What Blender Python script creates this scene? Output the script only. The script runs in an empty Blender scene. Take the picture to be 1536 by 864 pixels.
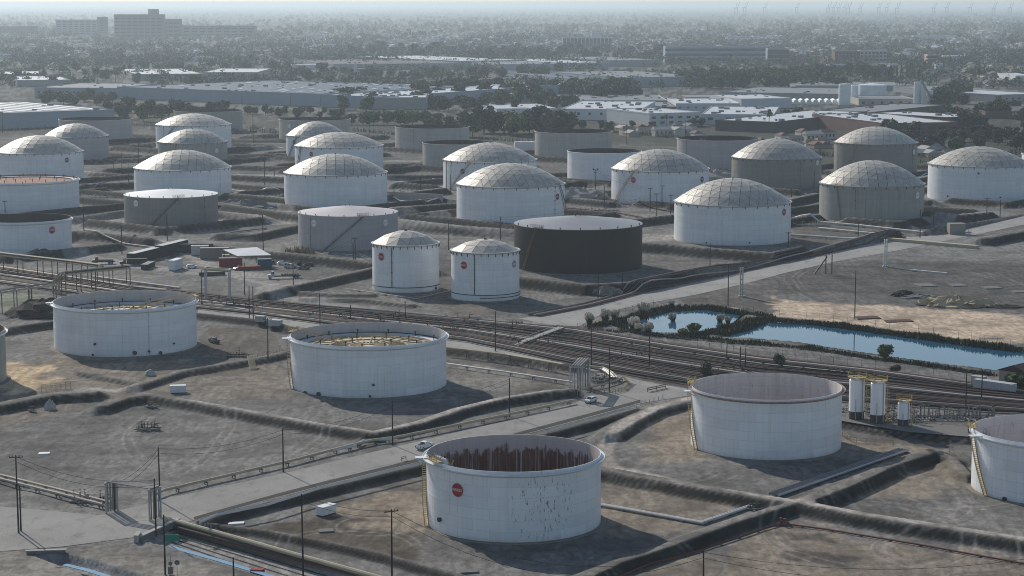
import bpy, math, random
import numpy as np
from mathutils import Vector, Matrix

# ------------------------------------------------------------------ camera, sky, sun, exposure
scene = bpy.context.scene
F = 3100.0            # focal length in pixels of the 1536 px wide photograph
CH = 115.0            # camera height (drone)
PITCH = math.atan(427 / F)
cam = bpy.data.cameras.new('camera'); cam.sensor_width = 36.0; cam.lens = 36.0 * F / 1536.0
cam.clip_start = 1.0; cam.clip_end = 90000.0
camo = bpy.data.objects.new('camera', cam); scene.collection.objects.link(camo)
camo.location = (0, 0, CH); camo.rotation_euler = (math.pi / 2 - PITCH, 0, 0)
scene.camera = camo

SUN_EL = math.radians(28.5); SAZ = math.radians(120)          # direction to the sun, from +X
sdir = Vector((math.cos(SAZ) * math.cos(SUN_EL), math.sin(SAZ) * math.cos(SUN_EL), math.sin(SUN_EL)))
world = bpy.data.worlds.new("World"); scene.world = world; world.use_nodes = True
wn = world.node_tree
sky = wn.nodes.new('ShaderNodeTexSky'); sky.sky_type = 'NISHITA'; sky.sun_disc = False
sky.sun_elevation = SUN_EL; sky.sun_rotation = math.atan2(sdir.x, sdir.y)
sky.air_density = 1.0; sky.dust_density = 0.6; sky.ozone_density = 1.0
bg = wn.nodes['Background']; bg.inputs[1].default_value = 0.098
wn.links.new(sky.outputs[0], bg.inputs[0])
sun = bpy.data.lights.new('sun', 'SUN'); sun.energy = 3.9; sun.angle = math.radians(0.6); sun.color = (1.0, 0.93, 0.83)
suno = bpy.data.objects.new('sun', sun); scene.collection.objects.link(suno)
suno.rotation_euler = sdir.to_track_quat('Z', 'Y').to_euler(); suno.location = (-300, 400, 300)
scene.view_settings.view_transform = 'Standard'; scene.view_settings.look = 'None'
scene.view_settings.exposure = 0.22; scene.view_settings.gamma = 1.0; scene.view_settings.use_curve_mapping = False
scene.cycles.max_bounces = 5; scene.cycles.volume_bounces = 1; scene.cycles.filter_width = 1.0; scene.cycles.denoising_prefilter = 'NONE'
rng = random.Random(7); nrng = np.random.default_rng(7)
COL = scene.collection
sP, cP = math.sin(PITCH), math.cos(PITCH)

# ------------------------------------------------------------------ photo pixel -> place on the ground
def ratio(py):
    yc = (432 - py) / F
    return (-sP + yc * cP) / (cP + yc * sP)
def g(px, py, z=0.0):
    """ground point (height z) seen at photo pixel px,py"""
    yc = (432 - py) / F
    t = (z - CH) / (-sP + yc * cP)
    return (t * (px - 768) / F, t * (cP + yc * sP))
def zat(Y, py):
    """height of a point at forward distance Y that shows at photo row py"""
    return CH + Y * ratio(py)
def proj(x, y, z):
    d = y * cP - (z - CH) * sP
    return 768 + F * x / d, 432 - F * (y * sP + (z - CH) * cP) / d
def mpp(px, py):
    """metres per photo pixel at that ground place"""
    x, y = g(px, py)
    return (y * cP + CH * sP) / F

# ------------------------------------------------------------------ mesh builder
class MB:
    def __init__(s): s.v = []; s.f = []; s.m = []
    def add(s, vs, fs, mi=0):
        o = len(s.v); s.v += [tuple(p) for p in vs]; s.f += [tuple(i + o for i in f) for f in fs]; s.m += [mi] * len(fs)
        return s
    def box(s, x0, x1, y0, y1, z0, z1, mi=0):
        return s.add([(x0,y0,z0),(x1,y0,z0),(x1,y1,z0),(x0,y1,z0),(x0,y0,z1),(x1,y0,z1),(x1,y1,z1),(x0,y1,z1)],
                     [(3,2,1,0),(4,5,6,7),(0,1,5,4),(1,2,6,5),(2,3,7,6),(3,0,4,7)], mi)
    def bar(s, a, b, w, h, mi=0, up=(0,0,1)):
        """box-section bar from a to b, w wide and h high, centred"""
        a = Vector(a); b = Vector(b); d = (b - a).normalized(); u = Vector(up)
        if abs(d.dot(u)) > .99: u = Vector((0,1,0))
        sd = d.cross(u).normalized() * (w / 2); u2 = sd.cross(d).normalized() * (h / 2)
        vs = [a - sd - u2, a + sd - u2, a + sd + u2, a - sd + u2, b - sd - u2, b + sd - u2, b + sd + u2, b - sd + u2]
        return s.add(vs, [(0,1,2,3),(7,6,5,4),(0,4,5,1),(1,5,6,2),(2,6,7,3),(3,7,4,0)], mi)
    def tube(s, pts, r, n=6, mi=0, caps=True):
        pts = [Vector(p) for p in pts]; vs = []; fs = []
        rs = r if isinstance(r, (list, tuple)) else [r] * len(pts)
        for i, p in enumerate(pts):
            d = (pts[min(i+1, len(pts)-1)] - pts[max(i-1, 0)]).normalized()
            u = Vector((0,0,1)) if abs(d.z) < .95 else Vector((0,1,0))
            a = d.cross(u).normalized(); b = a.cross(d).normalized()
            k = 1.0
            if 0 < i < len(pts) - 1:
                c = (pts[i+1]-p).normalized().dot(d); k = 1 / max(.6, c)
            for j in range(n):
                t = 2 * math.pi * (j + .5) / n
                vs.append(p + (a * math.cos(t) * k + b * math.sin(t)) * rs[i])
        for i in range(len(pts) - 1):
            for j in range(n):
                j2 = (j + 1) % n
                fs.append((i*n+j, i*n+j2, (i+1)*n+j2, (i+1)*n+j))
        if caps:
            fs.append(tuple(range(n-1, -1, -1))); o = (len(pts)-1)*n; fs.append(tuple(range(o, o+n)))
        return s.add(vs, fs, mi)
    def lathe(s, prof, n=64, mi=0, a0=0.0, a1=None, c=(0,0)):
        vs = []; fs = []; full = a1 is None
        k = n if full else n + 1
        for i in range(k):
            t = 2*math.pi*i/n if full else a0 + (a1-a0)*i/n
            for r, z in prof: vs.append((c[0] + r*math.cos(t), c[1] + r*math.sin(t), z))
        m = len(prof)
        for i in range(n):
            i2 = (i+1) % k
            for j in range(m-1):
                q = [i*m+j, i2*m+j, i2*m+j+1, i*m+j+1]
                if prof[j][0] < 1e-6: q = [q[0], q[2], q[3]]
                elif prof[j+1][0] < 1e-6: q = q[:3]
                fs.append(tuple(q))
        return s.add(vs, fs, mi)
    def prism(s, poly, z0, z1, mi=0):
        n = len(poly)
        vs = [(x,y,z0) for x,y in poly] + [(x,y,z1) for x,y in poly]
        return s.add(vs, [tuple(range(n-1,-1,-1)), tuple(range(n,2*n))] + [(i,(i+1)%n,n+(i+1)%n,n+i) for i in range(n)], mi)
    def xprism(s, prof, y0, y1, mi=0):
        """profile in x,z extruded along y"""
        n = len(prof)
        vs = [(x,y0,z) for x,z in prof] + [(x,y1,z) for x,z in prof]
        return s.add(vs, [tuple(range(n)), tuple(range(2*n-1,n-1,-1))] + [((i+1)%n,i,n+i,n+(i+1)%n) for i in range(n)], mi)
    def mesh(s, name, mats, smooth=False):
        me = bpy.data.meshes.new(name); me.from_pydata(s.v, [], s.f)
        for m in (mats if isinstance(mats, (list, tuple)) else [mats]): me.materials.append(m)
        if max(s.m or [0]): me.polygons.foreach_set('material_index', s.m)
        if smooth: me.polygons.foreach_set('use_smooth', [True] * len(s.f))
        me.update(); return me
def obj(name, mb, mats, parent=None, loc=None, rot=0.0, smooth=False, kind=None):
    me = mb if isinstance(mb, bpy.types.Mesh) else mb.mesh(name, mats, smooth)
    o = bpy.data.objects.new(name, me); COL.objects.link(o)
    if parent is not None: o.parent = parent
    if loc is not None: o.location = loc
    if rot: o.rotation_euler = (0, 0, rot)
    if kind: o['kind'] = kind
    return o
def thing(name, label, cat, loc=(0,0,0), rot=0.0, group=None):
    o = bpy.data.objects.new(name, None); COL.objects.link(o); o.location = loc; o.rotation_euler = (0,0,rot)
    o.empty_display_size = .5
    return tag(o, label, cat, group)
def tag(o, label, cat, group=None):
    o['label'] = label; o['category'] = cat
    if group: o['group'] = group
    return o
def dup(root, loc=None, rot=None, label=None, group=None, scale=None):
    r = root.copy(); COL.objects.link(r)
    if loc is not None: r.location = loc
    if rot is not None: r.rotation_euler = (0,0,rot)
    if scale is not None: r.scale = scale if hasattr(scale, '__len__') else (scale,)*3
    if label: r['label'] = label
    if group: r['group'] = group
    for ch in list(root.children):
        c = ch.copy(); COL.objects.link(c); c.parent = r
        for gc in ch.children:
            d = gc.copy(); COL.objects.link(d); d.parent = c
    return r

# ------------------------------------------------------------------ materials
def nt(name):
    m = bpy.data.materials.new(name); m.use_nodes = True
    return m, m.node_tree.nodes, m.node_tree.links, m.node_tree.nodes['Principled BSDF']
def ramp(N, stops):
    r = N.new('ShaderNodeValToRGB'); e = r.color_ramp.elements
    e[0].position, e[0].color = stops[0][0], (*stops[0][1], 1); e[1].position, e[1].color = stops[-1][0], (*stops[-1][1], 1)
    for p, c in stops[1:-1]:
        x = e.new(p); x.color = (*c, 1)
    return r
def mix(N, L, a, b, fac, mode='MIX'):
    m = N.new('ShaderNodeMix'); m.data_type = 'RGBA'; m.blend_type = mode
    for sock, val in ((m.inputs[0], fac), (m.inputs[6], a), (m.inputs[7], b)):
        if hasattr(val, 'is_linked'): L.new(val, sock)
        elif isinstance(val, (int, float)): sock.default_value = val
        else: sock.default_value = (*val, 1)
    return m.outputs[2]
def noise(N, L, vec, scale, detail=4, rough=.6):
    n = N.new('ShaderNodeTexNoise'); n.inputs['Scale'].default_value = scale
    n.inputs['Detail'].default_value = detail; n.inputs['Roughness'].default_value = rough
    if vec is not None: L.new(vec, n.inputs['Vector'])
    return n.outputs['Fac']
def mapped(N, L, vec, sc):
    m = N.new('ShaderNodeMapping'); m.inputs['Scale'].default_value = sc; L.new(vec, m.inputs['Vector']); return m.outputs[0]
def remap(N, L, fac, a, b, c=0.0, d=1.0):
    m = N.new('ShaderNodeMapRange'); L.new(fac, m.inputs[0])
    for i, v in enumerate((a, b, c, d)): m.inputs[i+1].default_value = v
    return m.outputs[0]
_plain = {}
def mat(name, col, rough=.7, metal=0.0, var=.18, scale=1.5, rnd=0.0):
    """plain procedural paint/soil with noise variation (rnd: per object brightness variation)"""
    if name in _plain: return _plain[name]
    m, N, L, b = nt(name); tc = N.new('ShaderNodeTexCoord')
    n = noise(N, L, tc.outputs['Object'], scale, 5)
    c = mix(N, L, tuple(x*(1-var) for x in col), tuple(min(1,x*(1+var)) for x in col), n)
    if rnd:
        oi = N.new('ShaderNodeObjectInfo'); r = remap(N, L, oi.outputs['Random'], 0, 1, 1-rnd, 1+rnd)
        h = N.new('ShaderNodeHueSaturation'); L.new(r, h.inputs['Value']); L.new(c, h.inputs['Color']); c = h.outputs[0]
    L.new(c, b.inputs['Base Color']); b.inputs['Roughness'].default_value = rough; b.inputs['Metallic'].default_value = metal
    b.inputs['Specular IOR Level'].default_value = .5 if rough < .35 else (.25 if rough < .6 else .06)
    _plain[name] = m; return m
def paint(name, col, streak=.09, dirt=(.2,.17,.14), dirtiness=.5, rust=None, gloss=.45, lower=None):
    """weathered tank paint: vertical run marks, faint plate courses, splashed foot, optional rust"""
    m, N, L, b = nt(name); tc = N.new('ShaderNodeTexCoord'); o = tc.outputs['Object']
    st = noise(N, L, mapped(N, L, o, (.7,.7,.035)), 1.0, 6, .65)
    big = noise(N, L, o, .09, 3)
    c = mix(N, L, col, tuple(x*(1-streak*2) for x in col), remap(N, L, st, .45, .8))
    c = mix(N, L, c, tuple(x*.9 for x in col), remap(N, L, big, .4, .7, 0, .8))
    sep = N.new('ShaderNodeSeparateXYZ'); L.new(o, sep.inputs[0]); z = sep.outputs[2]
    at2 = N.new('ShaderNodeMath'); at2.operation = 'ARCTAN2'; L.new(sep.outputs[1], at2.inputs[0]); L.new(sep.outputs[0], at2.inputs[1])
    au = N.new('ShaderNodeMath'); au.operation = 'MULTIPLY'; L.new(at2.outputs[0], au.inputs[0]); au.inputs[1].default_value = 22
    cb = N.new('ShaderNodeCombineXYZ'); L.new(au.outputs[0], cb.inputs[0]); L.new(z, cb.inputs[1])
    br = N.new('ShaderNodeTexBrick'); L.new(cb.outputs[0], br.inputs['Vector']); br.inputs['Scale'].default_value = 1; br.inputs['Brick Width'].default_value = 9; br.inputs['Row Height'].default_value = 2.44; br.inputs['Mortar Size'].default_value = .045; br.inputs['Mortar Smooth'].default_value = .3
    br.inputs['Color1'].default_value = (1,1,1,1); br.inputs['Color2'].default_value = (.9,.91,.92,1); br.inputs['Mortar'].default_value = (.74,.74,.74,1)
    c = mix(N, L, c, br.outputs['Color'], 1.0, 'MULTIPLY')
    run = noise(N, L, mapped(N, L, o, (1.6,1.6,.045)), 1.0, 5, .6)
    ru = N.new('ShaderNodeMath'); ru.operation = 'MULTIPLY'; L.new(remap(N, L, run, .55, .75, 0, .55), ru.inputs[0]); L.new(remap(N, L, noise(N, L, o, .12, 2), .42, .6), ru.inputs[1])
    c = mix(N, L, c, tuple(a*b for a, b in zip(col, (.62,.5,.4))), ru.outputs[0])
    foot = noise(N, L, mapped(N, L, o, (.5,.5,.25)), 1.0, 5)
    ft = N.new('ShaderNodeMath'); ft.operation = 'MULTIPLY'; L.new(remap(N, L, z, 0, 2.2, 1, 0), ft.inputs[0]); L.new(foot, ft.inputs[1])
    c = mix(N, L, c, dirt, remap(N, L, ft.outputs[0], .25, .8, 0, dirtiness))
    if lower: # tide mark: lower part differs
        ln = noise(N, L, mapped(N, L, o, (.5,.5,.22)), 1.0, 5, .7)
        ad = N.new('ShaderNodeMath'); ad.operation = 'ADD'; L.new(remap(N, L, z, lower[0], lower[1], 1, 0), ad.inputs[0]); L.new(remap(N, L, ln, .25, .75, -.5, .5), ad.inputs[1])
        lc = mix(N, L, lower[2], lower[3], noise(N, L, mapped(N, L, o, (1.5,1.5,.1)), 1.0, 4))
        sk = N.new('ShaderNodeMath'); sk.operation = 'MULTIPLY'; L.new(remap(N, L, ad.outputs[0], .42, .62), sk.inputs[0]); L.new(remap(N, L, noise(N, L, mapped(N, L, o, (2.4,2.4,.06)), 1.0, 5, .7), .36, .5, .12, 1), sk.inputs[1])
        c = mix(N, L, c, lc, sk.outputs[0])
    if rust:  # (threshold, colour, (lo angle x,y dir) or None)
        rn = noise(N, L, mapped(N, L, o, (2.0,2.0,.5)), 1.1, 5, .75)
        f = remap(N, L, rn, rust[0], rust[0]+.03)
        if len(rust) > 2:
            vm = N.new('ShaderNodeVectorMath'); vm.operation = 'DISTANCE'; L.new(o, vm.inputs[0]); vm.inputs[1].default_value = rust[2]
            k = N.new('ShaderNodeMath'); k.operation = 'MULTIPLY'; L.new(f, k.inputs[0]); L.new(remap(N, L, vm.outputs['Value'], rust[3]*.5, rust[3], 1, 0), k.inputs[1]); f = k.outputs[0]
        c = mix(N, L, c, rust[1], f)
    L.new(c, b.inputs['Base Color']); b.inputs['Roughness'].default_value = gloss
    b.inputs['Specular IOR Level'].default_value = .3
    return m
WHITE = paint('white tank paint', (.76,.775,.79))
WHITE_T1 = paint('white tank paint with rust scars', (.78,.79,.805), rust=(.585,(.08,.06,.05),(6.5,-18.3,7.8),9.5))
LAV = paint('faded mauve grey tank paint', (.40,.375,.39), streak=.1)
BEIGE = paint('faded beige tank paint', (.43,.41,.39), streak=.16, rust=(.72,(.3,.2,.14)))
GREY = paint('grey tank paint', (.235,.24,.22), streak=.12)
GREYL = paint('light grey tank paint', (.33,.335,.31), streak=.2)
BROWN = paint('dark brown tank paint', (.012,.010,.011), streak=.3, dirt=(.06,.045,.035))
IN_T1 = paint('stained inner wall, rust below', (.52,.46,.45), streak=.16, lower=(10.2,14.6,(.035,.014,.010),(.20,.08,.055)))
IN_T2 = paint('pale rusty inner wall', (.68,.62,.60), streak=.22, rust=(.60,(.46,.32,.27)))
IN_PALE = paint('pale inner wall', (.5,.47,.46), streak=.12)
IN_DARK = paint('dark inner wall', (.045,.036,.034), streak=.3)
IN_RUST = paint('rusty inner wall', (.28,.14,.10), streak=.3)
ALU_FRAME = mat('dome rib aluminium', (.19,.185,.175), .6, .1)
ALU, N, L, b = nt('dome panel aluminium'); tc = N.new('ShaderNodeTexCoord'); o = tc.outputs['Object']
_oi = N.new('ShaderNodeObjectInfo'); _ad = N.new('ShaderNodeVectorMath'); _ad.operation = 'ADD'; L.new(o, _ad.inputs[0]); L.new(_oi.outputs['Location'], _ad.inputs[1])
_c = mix(N, L, (.42,.395,.35), (.27,.235,.19), remap(N, L, noise(N, L, _ad.outputs[0], 5, 6, .7), .48, .72))
_c = mix(N, L, _c, (.46,.44,.40), remap(N, L, noise(N, L, _ad.outputs[0], 14, 3), .5, .7, 0, .6))
_h = N.new('ShaderNodeHueSaturation'); L.new(remap(N, L, _oi.outputs['Random'], 0, 1, .88, 1.1), _h.inputs['Value']); L.new(_c, _h.inputs['Color']); L.new(_h.outputs[0], b.inputs['Base Color'])
b.inputs['Roughness'].default_value = .5; b.inputs['Metallic'].default_value = .1; b.inputs['Specular IOR Level'].default_value = .3
CONEW = mat('white roof paint', (.72,.72,.70), .5, 0, .1, .2)
CONEP = mat('pinkish roof paint', (.46,.42,.42), .5, 0, .1, .2)
CONEG = mat('blue grey roof paint', (.22,.225,.235), .45, 0, .15, .15)
GIRD2 = mat('rust stained girder paint', (.30,.23,.20), .7, 0, .75, 1.2)
GIRD = mat('wind girder paint', (.62,.65,.68), .5, 0, .15, .6)
YEL = mat('yellow safety paint', (.36,.27,.11), .6, 0, .25, 1)
DARKST = mat('dark steel', (.05,.05,.052), .6, .2)
RUSTST = mat('rusty steel', (.13,.075,.055), .8, 0, .35)
GALV = mat('galvanised steel', (.36,.37,.37), .5, .3)
CONC = mat('concrete', (.36,.35,.33), .9, 0, .2, .5)
CONCD = mat('stained concrete', (.17,.165,.155), .9, 0, .3, .6)
SANDM = mat('sand bedding', (.21,.18,.14), .95, 0, .25, .5)
REDS = mat('red sign enamel', (.33,.025,.03), .5)
WHS = mat('white lettering', (.7,.68,.66), .6)
WOOD = mat('creosoted pole wood', (.045,.038,.034), .85, 0, .25)
BLACK = mat('black rubber', (.02,.02,.02), .8)
GLASS = mat('dark window glass', (.03,.04,.05), .12)
# ------------------------------------------------------------------ terrain
def _hash(ix, iy, s):
    n = (ix.astype(np.int64) * 374761393 + iy.astype(np.int64) * 668265263 + s * 1442695041) & 0x7fffffff
    n = ((n ^ (n >> 13)) * 1274126177) & 0x7fffffff
    return ((n ^ (n >> 16)) & 0xffff) / 65535.0
def vnoise(x, y, s=0):
    ix = np.floor(x); iy = np.floor(y); fx = x - ix; fy = y - iy
    fx = fx*fx*(3-2*fx); fy = fy*fy*(3-2*fy)
    a = _hash(ix,iy,s); b = _hash(ix+1,iy,s); c = _hash(ix,iy+1,s); d = _hash(ix+1,iy+1,s)
    return (a*(1-fx)+b*fx)*(1-fy) + (c*(1-fx)+d*fx)*fy
def fbm(x, y, s=0, o=4):
    t = 0; a = .5
    for i in range(o): t = t + a*vnoise(x, y, s+i*17); x = x*2.03; y = y*2.03; a *= .5
    return t
def seg_dist(X, Y, pts):
    D = np.full(X.shape, 1e9)
    for (ax, ay), (bx, by) in zip(pts[:-1], pts[1:]):
        dx, dy = bx-ax, by-ay; L2 = dx*dx+dy*dy + 1e-9
        t = np.clip(((X-ax)*dx + (Y-ay)*dy)/L2, 0, 1)
        D = np.minimum(D, np.hypot(X-ax-t*dx, Y-ay-t*dy))
    return D
def side_dist(X, Y, pts):
    """distance to a polyline and whether a place lies on its camera side"""
    D = np.full(X.shape, 1e9); S = np.zeros(X.shape, bool)
    for (ax, ay), (bx, by) in zip(pts[:-1], pts[1:]):
        dx, dy = bx-ax, by-ay; L2 = dx*dx+dy*dy + 1e-9
        t = np.clip(((X-ax)*dx + (Y-ay)*dy)/L2, 0, 1); ex, ey = X-ax-t*dx, Y-ay-t*dy; d = np.hypot(ex, ey)
        nx, ny = (dy, -dx) if dx > 0 else (-dy, dx)     # normal that looks towards the camera
        k = d < D; S = np.where(k, ex*nx+ey*ny > 0, S); D = np.minimum(D, d)
    return D, S
def inside(X, Y, poly):
    r = np.zeros(X.shape, bool); n = len(poly)
    for i in range(n):
        (x1,y1),(x2,y2) = poly[i], poly[(i+1)%n]
        c = ((y1 > Y) != (y2 > Y)) & (X < (x2-x1)*(Y-y1)/((y2-y1) if abs(y2-y1) > 1e-9 else 1e-9) + x1)
        r ^= c
    return r
def sdist(X, Y, poly):
    """signed distance, positive inside"""
    d = seg_dist(X, Y, poly + [poly[0]])
    return np.where(inside(X, Y, poly), d, -d)
def G(pts, z=0.0): return [g(a, b, z) for a, b in pts]

# earth dikes: crest seen at these photo places, (points, height, half width of the crest)
BERMS = [
 ([(285,787),(325,774),(480,734),(611,703),(720,676),(820,651),(900,629),(955,613)], 2.0, 0.8),
 ([(896,703),(975,718),(1043,731),(1131,745),(1218,759),(1291,773),(1536,811),(1640,828)], 2.6, 1.9),
 ([(1186,757),(1141,770),(1055,799),(1000,820),(927,844),(870,870),(800,900)], 2.4, 1.2),
 ([(309,786),(400,797),(476,811),(571,832),(666,858),(720,876)], 1.5, 0.8),
 ([(1215,750),(1267,730),(1340,697),(1402,677)], 2.8, 1.8),
 ([(1402,676),(1430,690),(1450,712)], 2.0, 1.4),
 ([(1255,631),(1363,649),(1452,657)], 1.8, 2.6),
 ([(1045,597),(982,614),(945,632),(918,650)], 2.2, 2.2),
 ([(154,609),(183,598),(221,593),(300,605),(420,627),(467,636),(561,650)], 2.4, 1.6),
 ([(561,650),(631,634),(685,615),(751,599),(821,588),(856,585)], 2.4, 1.6),
 ([(-60,615),(0,607),(39,599),(78,592),(135,589)], 2.6, 2.2),
 ([(122,558),(160,566),(205,574)], 1.2, 1.5),
 ([(200,579),(272,557),(372,540),(400,535),(434,527)], 1.9, 1.4),
 ([(297,470),(400,481),(436,491)], 2.4, 1.0),
 ([(-60,500),(8,492),(83,481)], 2.8, 1.0),
 ([(670,521),(760,533),(858,547)], 2.4, 1.0),
 ([(402,437),(447,427),(558,402)], 2.4, 1.4),
 ([(430,436),(500,441),(555,441)], 1.0, 1.6),
 ([(455,447),(547,449),(616,457)], 1.0, 1.6),
 ([(280,362),(383,375),(500,387),(560,394),(640,400)], 3.0, 1.4),
 ([(700,408),(780,416),(880,427),(938,424),(966,421),(1010,411),(1157,388),(1230,374),(1314,352),(1340,345)], 3.2, 1.5),
 ([(964,364),(1010,367),(1060,372),(1160,379),(1200,371)], 3.4, 1.5),
 ([(340,306),(380,312),(447,322)], 3.0, 1.5),
 ([(330,350),(380,351),(448,337)], 2.6, 1.5),
 ([(600,329),(690,339),(775,345)], 3.4, 1.8),
 ([(590,311),(683,305)], 3.6, 1.6),
 ([(60,368),(108,346),(160,350),(222,357)], 3.0, 1.5),
 ([(107,326),(190,315)], 2.6, 1.5),
 ([(126,276),(200,273)], 3.4, 2),
 ([(340,290),(430,297)], 3.0, 2),
 ([(1388,317),(1440,322),(1485,318)], 3.4, 2),
 ([(1395,346),(1414,339),(1480,329),(1560,314)], 3.2, 1.6),
 ([(1480,357),(1560,342)], 2.8, 3),
 ([(1180,300),(1225,290)], 3, 2),
 ([(1170,330),(1225,322)], 3, 2),
 ([(580,262),(660,262)], 3.0, 2), ([(580,246),(640,244)], 2.6, 2), ([(340,262),(430,266)], 3.0, 2),
 ([(350,248),(426,250)], 2.6, 2), ([(163,252),(234,250)], 3.0, 2), ([(345,232),(428,230)], 2.6, 2),
 ([(120,240),(234,236)], 2.6, 2), ([(800,262),(850,258)], 3, 2), ([(806,292),(916,302)], 2.8, 2),
 ([(840,330),(905,334),(1010,322)], 3, 2), ([(580,292),(664,282)], 3, 2), ([(1060,300),(1096,292)], 3, 2),
 ([(-60,290),(0,288)], 3, 2), ([(960,262),(1014,268)], 2.6, 2), ([(1230,282),(1250,276)], 3, 2),
 ([(890,222),(1014,226)], 2.6, 2), ([(700,232),(800,232)], 2.6, 2), ([(1376,268),(1400,262)], 3, 2),
 ([(200,215),(236,214)], 2.6, 2), ([(350,208),(420,208)], 2.6, 2), ([(1376,296),(1395,300)], 3, 2),
]
BERMS = [(p, h*(.85 if max(q[1] for q in p) > 460 else 1.25), w) for p, h, w in BERMS]
BG = [([(x, y+w*.85) for x, y in G(p, h)], h, w) for p, h, w in BERMS]
REAR = [(188,327,343),(-36,107,382),(-46,118,322),(-3,125,275),(68,163,243),(203,347,297),(238,341,246),(235,347,229),(90,198,215),(262,364,199),(427,581,313),(443,575,261),(430,520,239),(419,526,213),(593,704,227),(634,742,256),(665,805,288),(685,847,339),(802,918,241),(851,962,275),(917,1063,308),(1015,1137,258),(1097,1231,287),(1251,1374,263),(1229,1384,334),(1392,1542,304),(1533,1640,268)]
_rc = []
for xl, xr, yb in REAR:
    qx, qy = g((xl+xr)/2, yb); R = 20.0
    for _ in range(8): l = math.hypot(qx, qy); cx, cy = qx*(l+R)/l, qy*(l+R)/l; R = (xr-xl)/2/F*(cy*cP+(CH-8)*sP)
    _rc.append((cx, cy, R))
_r3 = random.Random(17); _old = list(BG)
for cx, cy, R in _rc:      # square dike round each rear tank, left out where it would cross another tank
    s = R+_r3.uniform(9, 14); c, sn = math.cos(math.radians(50)), math.sin(math.radians(50)); hh = _r3.uniform(3.0, 4.0)
    cor = [(cx+(u*c-v*sn)*s, cy+(u*sn+v*c)*s) for u, v in ((-1,-1),(1,-1),(1,1),(-1,1),(-1,-1))]
    for (ax, ay), (bx, by) in zip(cor[:-1], cor[1:]):
        run = []
        for i in range(17):
            p = (ax+(bx-ax)*i/16, ay+(by-ay)*i/16)
            if all(math.hypot(p[0]-x, p[1]-y) > r+6.5 for x, y, r in _rc) and min(float(seg_dist(np.array([p[0]]), np.array([p[1]]), q)[0]) for q, _, _ in _old) > 17: run.append(p)
            else:
                if len(run) > 2: BG.append((run, hh, .9))
                run = []
        if len(run) > 2: BG.append((run, hh, .9))
ROAD1 = [(-90,752),(150,773),(246,749),(426,710),(590,671),(760,631),(862,605),(884,594),(942,587),(962,572),(1035,584),(1042,592),(962,605),(870,630),(720,670),(611,698),(480,730),(400,751),(290,781),(240,795),(203,806),(95,820),(-90,834)]
ROAD2 = [(297,463),(340,458),(400,470),(484,486),(600,497),(700,512),(780,529),(880,552),(960,571),(1030,584),(960,578),(934,572),(900,562),(860,549),(760,534),(670,521),(560,506),(436,490),(380,480),(297,470)]
ROAD3 = [(778,478),(850,468),(930,446),(1010,428),(1110,406),(1200,388),(1300,366),(1345,357),(1400,352),(1470,338),(1560,318),(1560,332),(1440,357),(1345,376),(1250,393),(1180,409),(1120,425),(1040,443),(960,457),(905,470),(868,490),(820,487)]
WATER = [[(932,490),(955,481),(985,473),(1010,467),(1060,465),(1112,472),(1100,484),(1062,496),(1035,500),(985,500)],
         [(1088,506),(1120,495),(1150,481),(1220,487),(1300,497),(1400,511),(1470,521),(1760,552),(1760,578),(1500,557),(1400,544),(1300,530),(1200,514),(1130,508)]]
TRENCH = [[(212,811),(240,797),(268,782),(300,790),(440,833),(640,892),(460,892),(400,866),(300,836),(250,818)],
          [(48,832),(97,830),(150,842),(250,872),(300,900),(170,900),(120,860)]]
FIELD = [(-60,432),(20,436),(70,444),(52,458),(0,468),(-60,470)]
R1G, R2G, R3G = G(ROAD1), G(ROAD2), G(ROAD3)
WG = [G(w, -0.8) for w in WATER]; TG = [G(t) for t in TRENCH]
SMOOTHSTEP = lambda t: t*t*(3-2*t)
def hgt(X, Y):
    X = np.asarray(X, float); Y = np.asarray(Y, float)
    rd = np.maximum(np.maximum(sdist(X, Y, R1G), sdist(X, Y, R2G)), sdist(X, Y, R3G))
    off = np.clip(-rd/6, 0, 1)
    nz = (fbm(X/9, Y/9, 3) - .47)*np.where(Y > 850, .35, 1.0)
    Z = (nz*.5 + (fbm(X/2.2, Y/2.2, 5, 3)-.44)*.22*np.where(Y > 850, .15, 1.0)) * off * (Y < 2500) - .02
    for pts, h, w in BG:
        bx = [p[0] for p in pts]; by = [p[1] for p in pts]; m = w + h*3 + 4
        k = (X > min(bx)-m) & (X < max(bx)+m) & (Y > min(by)-m) & (Y < max(by)+m)
        if not k.any(): continue
        d, fr = side_dist(X[k], Y[k], pts); d = d + nz[k]*.6
        run = np.where(fr, h*1.15, h*2.4)
        z = h*np.clip((w+run-d)/run, 0, 1) + (nz[k]*.16)*np.clip((w+run+1-d)/2, 0, 1)
        rk = np.clip((-rd[k]+1.0)/1.5, 0, 1)
        Z[k] = np.maximum(Z[k], z*rk + Z[k]*(1-rk))
    for wg in WG:
        sd = sdist(X, Y, wg); Z = np.where(sd > -3, np.minimum(Z, -1.6*np.clip((sd+2.5)/2.5, 0, 1)), Z)
    for tg in TG:
        sd = sdist(X, Y, tg); Z = np.where(sd > 0, -1.7*np.clip(sd/1.2, 0, 1), Z)
    return Z
def h1(x, y): return float(hgt(np.array([x]), np.array([y]))[0])
def gt(px, py):
    z = 0.0
    for _ in range(4): x, y = g(px, py, z); z = .5*z + .5*h1(x, y)
    x, y = g(px, py, z); return x, y, h1(x, y)

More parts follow.
